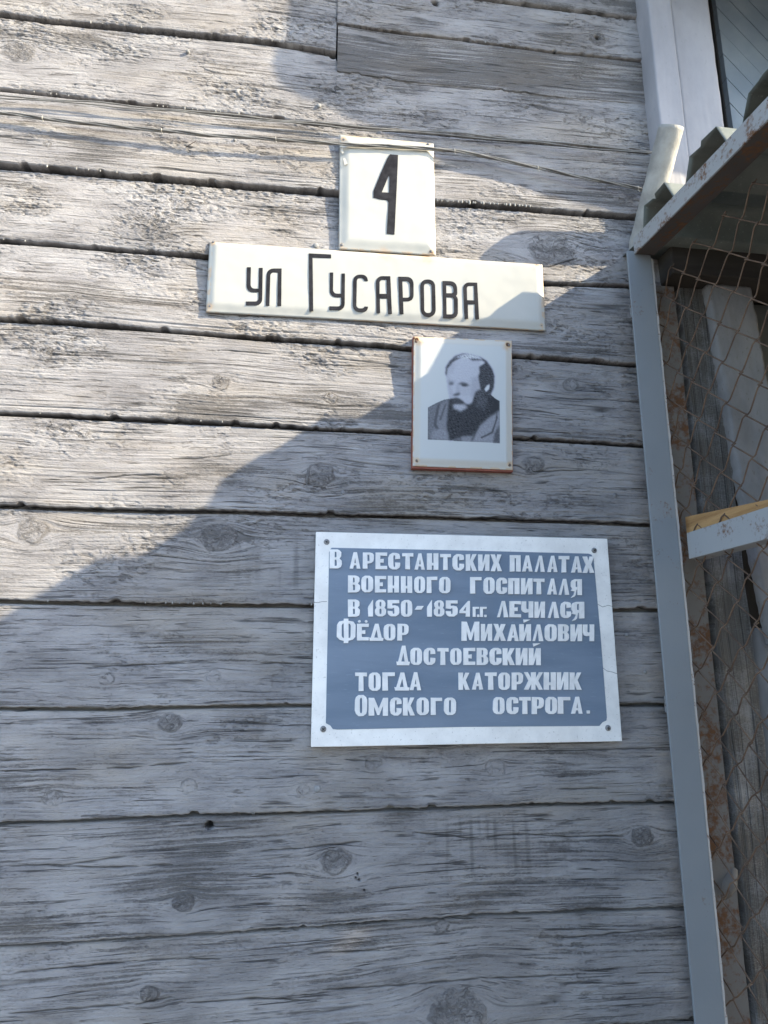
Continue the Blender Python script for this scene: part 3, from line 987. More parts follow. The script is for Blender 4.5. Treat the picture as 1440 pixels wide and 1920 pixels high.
# ---------------------------------------------------------------- awning above the door, its edge throws the upper shadow
aw = empty('door_awning', (1.2, 0.0, 3.3), 'wooden door awning with stepped fascia board above the doorway', 'awning')
up_sh = [(-0.022, 3.117), (-0.049, 2.962), (-0.035, 2.912), (0.014, 2.875), (0.082, 2.861), (0.106, 2.835), (0.158, 2.823), (0.28, 2.772), (0.331, 2.729),
         (0.418, 2.705), (0.52, 2.692), (0.564, 2.671), (0.669, 2.648), (0.766, 2.632), (1.0, 2.56), (1.4, 2.45)]
T = 0.30
sx_, sz_ = 2.49 * T, 1.68 * T
fpts = [(a + sx_, b_ + sz_) for a, b_ in up_sh]
fpts = fpts + [(fpts[-1][0], 3.80), (fpts[0][0], 3.80)]
prism('fascia', fpts, -0.315 - 0.012, -0.315 + 0.012, M['casing'], aw)
box('awning_roof', (0.68, -0.34, 3.802), (2.2, 0.0, 3.83), M['casing'], aw)
box('awning_side', (0.70, -0.302, 3.46), (0.72, -0.012, 3.80), M['casing'], aw)


# ---------------------------------------------------------------- signs
def quad_map(px4, Y):
    c = [onY(x, y, Y) for x, y in px4]
    c = [(p[0], p[2]) for p in c]

    def g(s, t):     # s to the right, t downwards
        a = (1 - s) * (1 - t); b_ = s * (1 - t); c_ = s * t; d_ = (1 - s) * t
        return (a * c[0][0] + b_ * c[1][0] + c_ * c[2][0] + d_ * c[3][0], a * c[0][1] + b_ * c[1][1] + c_ * c[2][1] + d_ * c[3][1])
    return g, c


def plate(name, px4, Y, bev, raise_, mat, parent, ns, nt, rust=(), extra=None, dent=0.0006, rim=0.0025, seed=0):
    """Pressed enamel plate: bev = fractions (left, right, top, bottom) of the sloping border."""
    g, c = quad_map(px4, Y)
    s = np.linspace(0, 1, ns)[None, :] + np.zeros((nt, 1))
    t = np.linspace(0, 1, nt)[:, None] + np.zeros((1, ns))
    X, Z = g(s, t)
    hl = np.minimum.reduce([s / bev[0], (1 - s) / bev[1], t / bev[2], (1 - t) / bev[3]])
    h = raise_ * sstep(0.0, 1.0, np.clip(hl, 0, 1) * 0.86 + 0.07 * (hl > 0))
    h = h + dent * pn(X * 14, Z * 14, seed) + dent * 0.5 * pn(X * 40, Z * 40, seed + 1)
    P = np.stack([X, Y - h, Z], -1)
    rs = np.zeros_like(X)
    for (a, b_, r, amt) in rust:
        p = onY(a, b_, Y)
        d = np.hypot(X - p[0], Z - p[2]) / (r / 950.0)
        rs = np.maximum(rs, amt * np.exp(-d * d))
    edge = np.minimum.reduce([s, 1 - s, t, 1 - t])
    rs = np.maximum(rs, 0.45 * (edge < 0.012) * (pn(X * 45, Z * 45, 5 + seed) > -0.05))
    attrs = {'rust': rs}
    if extra is not None: attrs['print'] = extra(X, Z, s, t)

    def ring(A, val=None):
        A = np.concatenate([A[:, :1], A, A[:, -1:]], 1)
        return np.concatenate([A[:1], A, A[-1:]], 0)
    P = ring(P)
    P[0, :, 1] = P[-1, :, 1] = Y + rim
    P[:, 0, 1] = P[:, -1, 1] = Y + rim
    attrs = {q: ring(a) for q, a in attrs.items()}
    return grid(name, P, mat, parent, attrs)


def rpoly(pts, n=6):
    """Polygon with optional corner radius as third value."""
    out = []
    m = len(pts)
    for i, p in enumerate(pts):
        if len(p) == 2:
            out.append((p[0], p[1]))
            continue
        P0, P1, P2 = Vector(pts[i - 1][:2]), Vector(p[:2]), Vector(pts[(i + 1) % m][:2])
        r = p[2]
        a, b_ = (P0 - P1), (P2 - P1)
        l = min(r, a.length * 0.49 if len(pts[i - 1]) > 2 else a.length * 0.95, b_.length * 0.49 if len(pts[(i + 1) % m]) > 2 else b_.length * 0.95)
        A, B = P1 + a.normalized() * l, P1 + b_.normalized() * l
        for q in range(n + 1):
            t = q / n
            w1 = 0.85
            den = (1 - t) ** 2 + 2 * w1 * t * (1 - t) + t * t
            pt_ = (A * (1 - t) ** 2 + P1 * (2 * w1 * t * (1 - t)) + B * t * t) / den
            out.append((pt_.x, pt_.y))
    return out


def px_prism(name, outer, holes, org, sc, Y, thick, mat, parent):
    def cv(p):
        q = onY(org[0] + p[0] / sc, org[1] + p[1] / sc, Y)
        return (q[0], q[2])
    return prism(name, [cv(p) for p in rpoly(outer)], Y, Y + thick, mat, parent, [[cv(p) for p in rpoly(h)] for h in holes])


# house number
ns_ = empty('number_sign', tuple(onY(726, 478, -0.02)), 'white enamel house-number plate with black numeral 4', 'sign')
plate('plate', [(637, 253), (813, 269), (817, 479), (635, 467)], -0.020, (0.105, 0.085, 0.07, 0.085), 0.0055, M['enamel'], ns_, 80, 95,
      rust=[(810, 474, 9, 0.75), (720, 474, 16, 0.45), (644, 262, 9, 0.7), (640, 460, 7, 0.6), (804, 270, 7, 0.6), (760, 478, 10, 0.5)], seed=3)
px_prism('numeral', [(727, 282), (838, 290), (832, 470), (812, 900), (790, 1362), (685, 1352), (698, 1140), (708, 925), (690, 900), (600, 888), (505, 865), (507, 775), (530, 720), (600, 545), (690, 345)],
         [[(712, 570), (722, 580), (716, 800), (618, 795)]], (630, 250), 7.2, -0.0268, 0.001, M['black'], ns_)
for (x, y) in [(641, 459), (808, 471), (803, 270), (645, 262)]:
    nail_head(x, y, -0.0215, 0.0034, M['nail'], ns_)
# peeled tab of tape at the corner
px_prism('tape_scrap', [(60, 185), (85, 185), (105, 265), (80, 272)], [], (630, 250), 7.2, -0.0262, 0.0005, M['enamel'], ns_)
px_prism('tape_scrap', [(95, 335), (120, 330), (160, 410), (115, 430)], [], (630, 250), 7.2, -0.0262, 0.0005, M['enamel'], ns_)

# street name
ss = empty('street_sign', tuple(onY(700, 610, -0.018)), 'long white enamel street-name plate with thin black letters', 'sign')
plate('plate', [(393, 453), (1017, 496), (1023, 620), (386, 585)], -0.0185, (0.022, 0.022, 0.05, 0.13), 0.0045, M['enamel'], ss, 220, 50,
      rust=[(399, 455, 8, 0.75), (393, 575, 9, 0.7), (1015, 611, 6, 0.6), (1007, 498, 7, 0.7), (722, 476, 26, 0.42), (800, 482, 22, 0.5), (770, 479, 16, 0.4), (1012, 500, 8, 0.4)], seed=9)
OF, OG, SC = (380, 440), (700, 460), 4.235
YL = -0.0240
LET = [
    (OF, [(352, 258), (383, 258), (380, 428, 34), (444, 428), (447, 263), (477, 263), (472, 562, 55), (343, 560), (343, 530), (443, 530, 28), (443, 456), (347, 456, 55)], []),
    (OF, [(500, 563), (508, 268, 58), (627, 268), (624, 565), (593, 565), (597, 300), (538, 298, 30), (530, 563)], []),
    (OF, [(843, 148), (1020, 157), (1020, 185), (873, 180), (878, 606), (846, 606)], []),
    (OF, [(1010, 300), (1037, 300), (1035, 468, 34), (1100, 468), (1103, 308), (1130, 308), (1128, 600, 55), (1006, 597), (1006, 568), (1100, 570, 28), (1100, 497), (1008, 495, 55)], []),
    (OF, [(1312, 367), (1285, 365), (1277, 342, 25), (1225, 342, 28), (1220, 585, 32), (1280, 585, 25), (1285, 570), (1313, 571), (1312, 613, 50), (1192, 613, 65), (1195, 315, 65), (1310, 318, 50)], []),
    (OG, [(25, 537), (20, 243, 55), (135, 245), (148, 543), (117, 543), (110, 422), (52, 420), (54, 537)], [[(50, 385), (50, 272, 26), (105, 272), (107, 385)]]),
    (OG, [(208, 543), (198, 248), (320, 250, 58), (320, 443, 48), (237, 443), (240, 545)], [[(235, 415), (230, 280), (290, 280, 32), (292, 415, 24)]]),
    (OG, [(372, 270, 66), (490, 270, 66), (497, 567, 66), (377, 565, 66)], [[(402, 298, 32), (462, 298, 32), (466, 537, 32), (405, 537, 32)]]),
    (OG, [(555, 575), (550, 282), (662, 286, 52), (668, 392, 25), (655, 400), (671, 414, 22), (672, 577, 48)], [[(580, 380), (578, 312), (636, 314, 28), (638, 380, 18)], [(582, 548), (580, 410), (640, 410, 22), (643, 548, 28)]]),
    (OG, [(725, 580), (712, 293, 52), (825, 296), (840, 585), (810, 585), (805, 467), (750, 465), (753, 582)], [[(745, 435), (742, 320, 24), (798, 320), (803, 437)]]),
]
for (og, outer, holes) in LET:
    px_prism('letter', outer, holes, og, SC, YL, 0.001, M['black'], ss)
for (x, y) in [(400, 454), (394, 574), (1006, 498), (1015, 610)]:
    nail_head(x, y, -0.0195, 0.003, M['nail'], ss)

# ---- portrait plate on its red-brown backing
YPp = -0.0270
PQ = [(776, 631), (959.5, 639), (961, 881), (774, 873.5)]
ps = empty('portrait_sign', tuple(onY(868, 884, -0.02)), 'white enamel plate printed with a bearded man, on red-brown board', 'sign')
g, c = quad_map([(775, 630), (960.5, 638), (962.5, 884), (773, 877)], YPp)
prism('backing_board', [c[0], c[3], c[2], c[1]][::-1], YPp + 0.0026, -0.004, M['redwood'], ps)


def in_poly(x, y, poly):
    r = np.zeros(x.shape, bool)
    n = len(poly)
    for i in range(n):
        x1, y1 = poly[i]; x2, y2 = poly[(i + 1) % n]
        c_ = ((y1 > y) != (y2 > y)) & (x < (x2 - x1) * (y - y1) / (y2 - y1 + 1e-9) + x1)
        r ^= c_
    return r


def blur(a, n):
    for _ in range(n):
        a = (a + np.roll(a, 1, 0) + np.roll(a, -1, 0) + np.roll(a, 1, 1) + np.roll(a, -1, 1)) / 5
    return a


def portrait(X, Z, s, t):
    # back to drawing units of the printed picture
    x = 195 + s * 1025 - t * (1 - s) * 5
    y = 170 + (1 - s) * (t * 1345) + s * (45 + t * 1340)
    bg = 0.48
    G = np.full(x.shape, bg)
    nz = pn(x / 18, y / 18, 3)
    nf = pn(x / 7, y / 7, 4)
    nh = pn(x / 30 + y / 60, y / 9 - x / 14, 6)
    bust = [(337, 930), (420, 885), (500, 850), (560, 838), (700, 830), (990, 795), (1040, 838), (1085, 862), (1085, 1295), (337, 1257)]
    mb = in_poly(x, y, bust)

    def put(poly, val, soft=2, mask=None, tex=0.0, field=None):
        nonlocal G
        m = blur(in_poly(x, y, poly).astype(float), soft * 3)
        if mask is not None: m = m * mask
        vv = val + tex * (nz if field is None else field)
        G = G * (1 - m) + m * np.clip(vv, 0.012, 0.8)
    put(bust, 0.17, 0, tex=0.05)
    B = mb.astype(float)
    put([(337, 930), (440, 880), (470, 1000), (430, 1130), (470, 1260), (337, 1257)], 0.20, 4, B, 0.06)
    put([(470, 900), (540, 850), (560, 1000), (530, 1130), (560, 1260), (450, 1260), (420, 1130)], 0.26, 5, B, 0.06)
    put([(440, 900), (455, 900), (420, 1100), (480, 1200), (470, 1210), (400, 1110)], 0.06, 2, B)
    put([(515, 890), (528, 890), (470, 1060), (455, 1060)], 0.07, 2, B)
    put([(370, 1180), (470, 1140), (560, 1200), (560, 1260), (380, 1260)], 0.30, 6, B, 0.07)
    put([(880, 1110), (1040, 990), (1085, 960), (1085, 1300), (690, 1280), (790, 1230)], 0.34, 4, B, 0.06)
    put([(1052, 960), (1060, 1040), (1010, 1190), (890, 1245), (880, 1235), (995, 1180), (1040, 1060)], 0.05, 1, B)
    put([(1030, 1180), (1085, 1100), (1085, 1300), (1010, 1290)], 0.12, 5, B, 0.05)
    put([(690, 1200), (790, 1230), (780, 1290), (680, 1285)], 0.30, 5, B, 0.05)
    put([(840, 1130), (870, 1120), (800, 1270), (780, 1270)], 0.08, 3, B)
    put([(990, 795), (1085, 862), (1085, 950), (1000, 1010), (950, 1000)], 0.035, 3, B)
    G = np.where(mb & (G > 0.1), G * 0.72, G)
    # head
    face = [(528, 612), (540, 530), (600, 455), (690, 420), (870, 425), (900, 520), (862, 600), (885, 740), (835, 775), (805, 860), (760, 900), (700, 890), (640, 850), (563, 838), (558, 770), (542, 700)]
    put(face, 0.41, 2, None, 0.015)
    put([(528, 612), (560, 600), (575, 700), (600, 800), (563, 838), (558, 770), (542, 700)], 0.36, 5)
    put([(790, 620), (870, 600), (885, 740), (800, 830), (760, 800)], 0.33, 9)
    put([(620, 690), (660, 690), (690, 790), (660, 800), (625, 780)], 0.34, 5)
    put([(670, 715), (770, 720), (790, 800), (720, 830), (680, 790)], 0.37, 8)
    put([(548, 640), (620, 655), (600, 670), (545, 665)], 0.30, 4)
    put([(560, 470), (640, 440), (600, 560), (545, 600)], 0.36, 8)
    put([(540, 705), (600, 710), (590, 790), (560, 800)], 0.36, 6)
    put([(515, 575), (530, 612), (542, 525), (600, 450), (690, 405), (765, 362), (690, 362), (620, 385), (560, 440), (520, 505)], 0.08, 2, None, 0.05, nh)
    put([(620, 400), (700, 372), (780, 362), (860, 388), (880, 430), (800, 432), (720, 412)], 0.42, 3, None, 0.25, nh)
    put([(765, 425), (800, 412), (860, 418), (930, 440), (900, 440), (800, 440)], 0.12, 2, None, 0.1, nh)
    put([(860, 385), (950, 440), (1010, 530), (1032, 605), (1025, 720), (990, 800), (940, 790), (880, 745), (858, 605), (872, 560), (865, 505), (930, 460), (900, 430)], 0.055, 2, None, 0.05, nh)
    put([(925, 740), (950, 700), (978, 688), (972, 735), (938, 770)], 0.52, 1)
    # beard and moustache
    put([(560, 842), (630, 826), (700, 862), (745, 900), (770, 890), (800, 850), (830, 770), (870, 740), (930, 765), (990, 800), (1010, 900), (975, 1020), (885, 1100), (800, 1215), (690, 1225), (560, 1270), (530, 1110), (540, 960)], 0.04, 4, None, 0.045, nh)
    put([(830, 780), (900, 760), (960, 850), (930, 950), (830, 920)], 0.075, 8, None, 0.06, nh)
    put([(595, 905), (640, 890), (720, 900), (745, 930), (670, 970), (640, 950), (610, 945)], 0.36, 5, None, 0.14, nf)
    put([(720, 880), (780, 890), (800, 860), (760, 800), (700, 830)], 0.40, 5)
    put([(575, 870), (610, 840), (660, 838), (710, 880), (670, 895), (600, 892)], 0.06, 3, None, 0.05, nf)
    put([(590, 800), (615, 785), (665, 775), (672, 795), (640, 812), (600, 808)], 0.07, 3)
    put([(600, 700), (625, 700), (612, 780), (592, 785)], 0.42, 4)
    put([(553, 668), (590, 662), (608, 680), (590, 698), (556, 694)], 0.12, 3)
    put([(640, 684), (690, 664), (740, 676), (772, 702), (735, 712), (690, 698)], 0.10, 3)
    put([(680, 690), (735, 690), (730, 712), (690, 712)], 0.05, 2)
    G = np.clip(G * (1 + (G < 0.44) * (0.10 * nf + 0.10 * nh)), 0.012, 0.75)
    rgb = np.stack([G * 0.96, G * 1.0, G * 1.0], -1)
    dark = (G < 0.45)[..., None]
    rgb = np.where(dark, np.stack([G * 0.95, G * 0.97, G * 1.08], -1), rgb)
    brd = np.minimum.reduce([s / 0.07, (1 - s) / 0.07, t / 0.055, (1 - t) / 0.055])
    cream = sstep(1.2, 0.7, brd)[..., None]
    return rgb * (1 - cream) + cream * np.array([0.47, 0.455, 0.415])


plate('plate', PQ, YPp, (0.075, 0.075, 0.05, 0.06), 0.004, M['print'], ps, 230, 300, extra=portrait, dent=0.0003,
      rust=[(781, 637, 8, 0.95), (786, 641, 12, 0.55), (952, 647, 8, 1.0), (948, 652, 11, 0.5), (781, 864, 7, 0.6), (956, 871, 7, 0.7), (776, 634, 6, 0.9)], seed=15)
for (x, y) in [(781, 640), (953, 647), (782, 864), (955, 872)]:
    nail_head(x, y, YPp - 0.0008, 0.0038, M['rust'], ps)

# ---- memorial plaque
YQ = -0.032
mp = empty('memorial_plaque', tuple(onY(875, 1398, -0.02)), 'white stone plaque with blue field and seven lines of raised white lettering', 'plaque')
g, c = quad_map([(592.5, 997), (1139, 1010), (1167, 1390), (583, 1401)], YQ)
sl_ = prism('slab', [c[0], c[1], c[2], c[3]][::-1], YQ, -0.012, M['marble'], mp)
bm_ = sl_.modifiers.new('bevel', 'BEVEL'); bm_.width = 0.0012; bm_.segments = 2; bm_.limit_method = 'ANGLE'
fld = [(622, 1027), (865, 1032), (1103, 1038), (1109, 1040), (1113, 1047), (1126, 1190), (1138, 1345), (1137, 1351), (1130, 1354), (1124, 1361), (870, 1363), (632, 1368), (624, 1367), (619, 1360), (611, 1356), (612, 1300), (615, 1150), (617, 1036), (619, 1030)]
fw_ = [onY(x, y, YQ - 0.0006) for x, y in fld]
prism('blue_field', [(p[0], p[2]) for p in fw_][::-1], YQ - 0.0006, YQ + 0.001, M['blue'], mp)
Osh = [(.3, 0), (.7, 0), (.92, .1), (1, .25), (1, .75), (.92, .9), (.7, 1), (.3, 1), (.08, .9), (0, .75), (0, .25), (.08, .1)]
Oho = [(.45, .14), (.55, .14), (.59, .22), (.59, .78), (.55, .86), (.45, .86), (.41, .78), (.41, .22)]
Esh = [(0, 0), (1, 0), (1, .2), (.42, .2), (.42, .4), (.7, .38), (.7, .62), (.42, .6), (.42, .82), (1, .8), (1, 1), (0, 1)]
Ish = [(0, 0), (.38, 0), (.62, .52), (.62, 0), (1, 0), (1, 1), (.64, 1), (.38, .42), (.38, 1), (0, 1)]
GL = {
    'В': ([[(0, 0), (.7, 0), (.93, .07), (1, .2), (1, .4), (.82, .53), (.95, .64), (.96, .85), (.85, .95), (.65, 1), (0, 1)]],
          [[(.42, .14), (.55, .14), (.59, .19), (.59, .4), (.55, .46), (.42, .46)], [(.42, .59), (.53, .59), (.56, .63), (.56, .83), (.53, .87), (.42, .87)]]),
    'А': ([[(0, 0), (.34, 0), (.40, .2), (.62, .2), (.66, 0), (1, 0), (.67, 1), (.38, 1)]], [[(.43, .33), (.6, .33), (.52, .66)]]),
    'Р': ([[(0, 0), (.42, 0), (.42, .32), (.75, .34), (.95, .45), (1, .6), (1, .85), (.87, .96), (.65, 1), (0, 1)]], [[(.42, .47), (.55, .47), (.6, .52), (.6, .82), (.55, .87), (.42, .87)]]),
    'Е': ([Esh], []),
    'С': ([[(.35, 0), (.7, 0), (.95, .12), (1, .25), (1, .4), (.58, .42), (.58, .2), (.5, .14), (.44, .2), (.42, .3), (.42, .75), (.46, .85), (.52, .86), (.58, .82), (.58, .62), (1, .65), (1, .8), (.92, .93), (.7, 1), (.35, 1), (.1, .9), (0, .72), (0, .28), (.1, .1)]], []),
    'Т': ([[(.28, 0), (.71, 0), (.68, .8), (1, .78), (1, 1), (0, 1), (0, .8), (.3, .8)]], []),
    'Н': ([[(0, 0), (.43, 0), (.43, .26), (.58, .26), (.58, 0), (1, 0), (1, 1), (.58, 1), (.58, .42), (.43, .42), (.43, 1), (0, 1)]], []),
    'К': ([[(0, 0), (.41, 0), (.41, .38), (.62, 0), (1.03, 0), (.66, .56), (1, 1), (.64, 1), (.41, .62), (.41, 1), (0, 1)]], []),
    'И': ([Ish], []),
    'Й': ([Ish, [(.40, 1.09), (.98, 1.28), (.36, 1.28)]], []),
    'Х': ([[(0, 0), (.4, 0), (.52, .3), (.64, 0), (1.03, 0), (.74, .52), (1, 1), (.62, 1), (.5, .72), (.38, 1), (0, 1), (.28, .5)]], []),
    'П': ([[(0, 0), (.43, 0), (.43, .82), (.57, .82), (.57, 0), (1, 0), (1, 1), (0, 1)]], []),
    'Л': ([[(0, 0), (.22, 0), (.49, .72), (.60, 0), (1, 0), (.70, 1), (.42, 1)]], []),
    'О': ([Osh], [Oho]),
    '0': ([Osh], [Oho]),
    'Г': ([[(0, 0), (.44, 0), (.42, .8), (1, .8), (1, 1), (0, 1)]], []),
    'Я': ([[(.6, 0), (1, 0), (1, 1), (.35, 1), (.1, .93), (0, .8), (0, .55), (.12, .40), (.02, .27), (.36, .22), (.26, .02), (.02, -.16), (.30, -.11), (.42, .0), (.5, .33), (.6, .36)]], [[(.44, .50), (.59, .50), (.59, .87), (.47, .87), (.42, .82), (.42, .55)]]),
    '1': ([[(.05, 0), (.98, 0), (1, 1), (.9, .98), (.1, .62), (0, .5)]], []),
    '8': ([[(.3, 0), (.7, 0), (.95, .12), (1, .25), (1, .4), (.85, .53), (.95, .64), (.95, .8), (.85, .93), (.65, 1), (.35, 1), (.15, .93), (.05, .8), (.05, .64), (.15, .53), (0, .4), (0, .25), (.05, .12)]],
          [[(.45, .14), (.55, .14), (.6, .2), (.6, .4), (.55, .46), (.45, .46), (.4, .4), (.4, .2)], [(.45, .6), (.55, .6), (.58, .66), (.58, .8), (.55, .87), (.45, .87), (.42, .8), (.42, .66)]]),
    '5': ([[(.3, 0), (.7, 0), (.95, .12), (1, .25), (1, .5), (.9, .62), (.62, .68), (.40, .66), (.42, .8), (1, .8), (1, 1), (0, 1), (0, .5), (.42, .47), (.5, .53), (.58, .5), (.58, .2), (.5, .14), (.42, .2), (.42, .32), (0, .35), (0, .2), (.1, .08)]], []),
    '-': ([[(0, 0), (.72, 0), (1, 1), (.26, 1)]], []),
    '4': ([[(.6, 0), (1, 0), (1, 1), (.82, 1), (0, .38), (0, .22), (.6, .22)]], [[(.34, .38), (.6, .38), (.6, .64)]]),
    'Ч': ([[(.62, 0), (1, 0), (1, 1), (.62, 1), (.62, .55), (.52, .5), (.40, .56), (.40, 1), (0, 1), (0, .5), (.12, .35), (.35, .3), (.62, .33)]], []),
    'Ф': ([[(.37, -.11), (.62, -.11), (.62, 0), (.85, .05), (1, .2), (1, .8), (.88, .95), (.62, 1.0), (.62, 1.10), (.37, 1.10), (.37, 1.0), (.12, .95), (0, .8), (0, .2), (.15, .05), (.37, 0)]],
          [[(.30, .16), (.37, .14), (.37, .86), (.30, .84), (.26, .76), (.26, .24)], [(.62, .14), (.70, .16), (.74, .24), (.74, .76), (.70, .84), (.62, .86)]]),
    'Ё': ([Esh] + [[(cx_ + .12 * math.cos(a * math.pi / 4), 1.14 + .085 * math.sin(a * math.pi / 4)) for a in range(8)] for cx_ in (.22, .78)], []),
    'Д': ([[(.04, 0), (.95, 0), (1, .17), (.87, .18), (.66, 1), (.40, 1), (.13, .18), (0, .19)]], [[(.36, .19), (.62, .19), (.51, .66)]]),
    'М': ([[(0, 0), (.28, 0), (.28, .52), (.45, .04), (.56, .04), (.72, .56), (.72, 0), (1, 0), (1, 1), (.74, 1), (.51, .40), (.28, 1), (0, 1)]], []),
    'Ж': ([[(0, 0), (.22, 0), (.38, .35), (.38, 0), (.62, 0), (.62, .35), (.8, 0), (1, 0), (.76, .52), (1, 1), (.8, 1), (.62, .65), (.62, 1), (.38, 1), (.38, .65), (.2, 1), (0, 1), (.24, .52)]], []),
    '.': ([[(0, .1), (.1, 0), (.9, 0), (1, .1), (1, .9), (.9, 1), (.1, 1), (0, .9)]], []),
}
for line_ in ([(587, 1129), (596, 1130), (604, 1128), (613, 1128)], [(1121, 1133), (1130, 1138), (1140, 1135), (1149, 1137)], [(1129, 1251), (1138, 1258), (1148, 1260), (1157, 1263)]):
    q_ = [onY(x, y, YQ - 0.0002) for x, y in line_]
    prism('hairline_crack', [(p[0], p[2] - 0.0005) for p in q_] + [(p[0], p[2] + 0.0004) for p in reversed(q_)], YQ - 0.0002, YQ + 0.0004, M['nail'], sl_)
OA, OB, OC, OD = (600, 1020), (860, 1020), (600, 1150), (860, 1150)
TXT = [
    (OA, [('В', 93, 210, 52, 235), ('А', 285, 390, 78, 237), ('Р', 413, 520, 82, 237), ('Е', 535, 648, 82, 242), ('С', 660, 773, 85, 245), ('Т', 793, 900, 87, 243), ('А', 912, 1012, 90, 247), ('Н', 1032, 1142, 90, 248), ('Т', 1160, 1262, 95, 250), ('С', 1280, 1390, 97, 255)]),
    (OB, [('К', 70, 172, 98, 258), ('И', 190, 297, 100, 258), ('Х', 310, 414, 100, 262), ('П', 495, 598, 108, 265), ('А', 613, 712, 110, 265), ('Л', 737, 832, 112, 268), ('А', 857, 953, 113, 270), ('Т', 967, 1068, 115, 273), ('А', 1088, 1188, 118, 275), ('Х', 1197, 1306, 120, 278)]),
    (OA, [('В', 270, 387, 303, 467), ('О', 400, 512, 305, 465), ('Е', 530, 638, 308, 467), ('Н', 653, 762, 307, 468), ('Н', 780, 890, 310, 470), ('О', 910, 1013, 312, 472), ('Г', 1030, 1132, 315, 473), ('О', 1150, 1258, 318, 475)]),
    (OB, [('Г', 113, 222, 318, 477), ('О', 240, 347, 322, 480), ('С', 362, 468, 325, 482), ('П', 480, 587, 328, 483), ('И', 602, 713, 330, 485), ('Т', 722, 828, 333, 485), ('А', 857, 950, 333, 487), ('Л', 967, 1067, 335, 490), ('Я', 1083, 1190, 338, 492)]),
    (OA, [('В', 270, 385, 535, 700), ('1', 463, 513, 537, 700), ('8', 530, 637, 537, 698), ('5', 652, 765, 540, 698), ('0', 780, 890, 540, 700), ('-', 915, 1003, 597, 633), ('1', 1033, 1080, 540, 700), ('8', 1098, 1200, 543, 698), ('5', 1215, 1328, 543, 700)]),
    (OB, [('4', 10, 110, 548, 700), ('Г', 137, 197, 605, 702), ('.', 178, 200, 680, 703), ('Г', 207, 270, 605, 704), ('.', 248, 270, 682, 704), ('Л', 373, 480, 550, 707), ('Е', 490, 603, 550, 707), ('Ч', 607, 720, 552, 710), ('И', 732, 833, 555, 712), ('Л', 862, 968, 557, 714), ('С', 983, 1085, 557, 714), ('Я', 1090, 1212, 557, 717)]),
    (OC, [('Ф', 163, 343, 70, 265), ('Ё', 355, 471, 100, 262), ('Д', 474, 613, 100, 265), ('О', 616, 728, 103, 262), ('Р', 747, 855, 100, 262)]),
    (OD, [('М', 30, 200, 80, 265), ('И', 215, 323, 102, 265), ('Х', 337, 452, 102, 265), ('А', 470, 580, 105, 267), ('Й', 587, 697, 105, 267), ('Л', 715, 817, 107, 268), ('О', 832, 947, 105, 268), ('В', 960, 1065, 105, 268), ('И', 1080, 1190, 107, 268), ('Ч', 1197, 1308, 107, 268)]),
    (OC, [('Д', 738, 868, 312, 500), ('О', 872, 983, 333, 497), ('С', 1000, 1112, 333, 497), ('Т', 1133, 1240, 335, 497), ('О', 1258, 1365, 335, 497)]),
    (OD, [('Е', 47, 160, 333, 498), ('В', 175, 285, 333, 498), ('С', 300, 413, 333, 498), ('К', 425, 540, 335, 500), ('И', 553, 665, 335, 500), ('Й', 677, 793, 335, 500)]),
    (OC, [('Т', 340, 453, 570, 750), ('О', 470, 585, 570, 747), ('Г', 603, 722, 570, 745), ('Д', 718, 864, 570, 745), ('А', 866, 975, 568, 742)]),
    (OD, [('К', 0, 103, 572, 738), ('А', 130, 237, 572, 735), ('Т', 255, 367, 570, 738), ('О', 385, 495, 570, 738), ('Р', 513, 622, 570, 738), ('Ж', 632, 812, 568, 737), ('Н', 823, 937, 568, 737), ('И', 948, 1058, 568, 737), ('К', 1072, 1184, 570, 737)]),
    (OC, [('О', 337, 455, 787, 990), ('М', 470, 657, 815, 987), ('С', 675, 787, 813, 985), ('К', 800, 912, 813, 985), ('О', 933, 1050, 813, 982), ('Г', 1068, 1178, 813, 980), ('О', 1197, 1313, 813, 980)]),
    (OD, [('О', 333, 443, 808, 973), ('С', 462, 577, 808, 972), ('Т', 585, 697, 808, 972), ('Р', 707, 822, 808, 972), ('О', 837, 950, 806, 970), ('Г', 957, 1077, 805, 968), ('А', 1088, 1197, 805, 968), ('.', 1237, 1267, 937, 967)]),
]
YT = YQ - 0.0032
random.seed(21)
for (og, row) in TXT:
    for (ch, x0, x1, y0, y1) in row:
        outs, holes = GL[ch]

        def cv(p):
            jx, jy = random.uniform(-.012, .012), random.uniform(-.008, .008)
            q = onY(og[0] + (x0 + (x1 - x0) * (p[0] + jx)) / 5.143, og[1] + (y1 + (y0 - y1) * (p[1] + jy)) / 5.143, YT)
            return (q[0], q[2])
        main = prism('letter', [cv(p) for p in outs[0]], YT, YQ - 0.0004, M['letter'], mp, [[cv(p) for p in h] for h in holes])
        for ex in outs[1:]:
            prism('letter_mark', [cv(p) for p in ex], YT, YQ - 0.0004, M['letter'], main)
for (x, y) in [(612.5, 1016), (1114, 1032), (606, 1367), (1140, 1365)]:
    sc_ = nail_head(x, y, YQ - 0.0003, 0.0058, M['screw'], mp, 'screw', 0.35)
    p = onY(x, y, YQ - 0.0003)
    a = random.uniform(0, 1.5)
    for q in (0, 1):
        ca, sa = math.cos(a + q * math.pi / 2), math.sin(a + q * math.pi / 2)
        L_, W_ = 0.0032, 0.0006
        pts = [(p[0] + L_ * ca * i - W_ * sa * j, p[2] + L_ * sa * i + W_ * ca * j) for i, j in ((-1, -1), (1, -1), (1, 1), (-1, 1))]
        prism('slot', pts, p[1] - 0.0024 - q * 0.0001, p[1] - 0.0012, M['slot'], sc_)

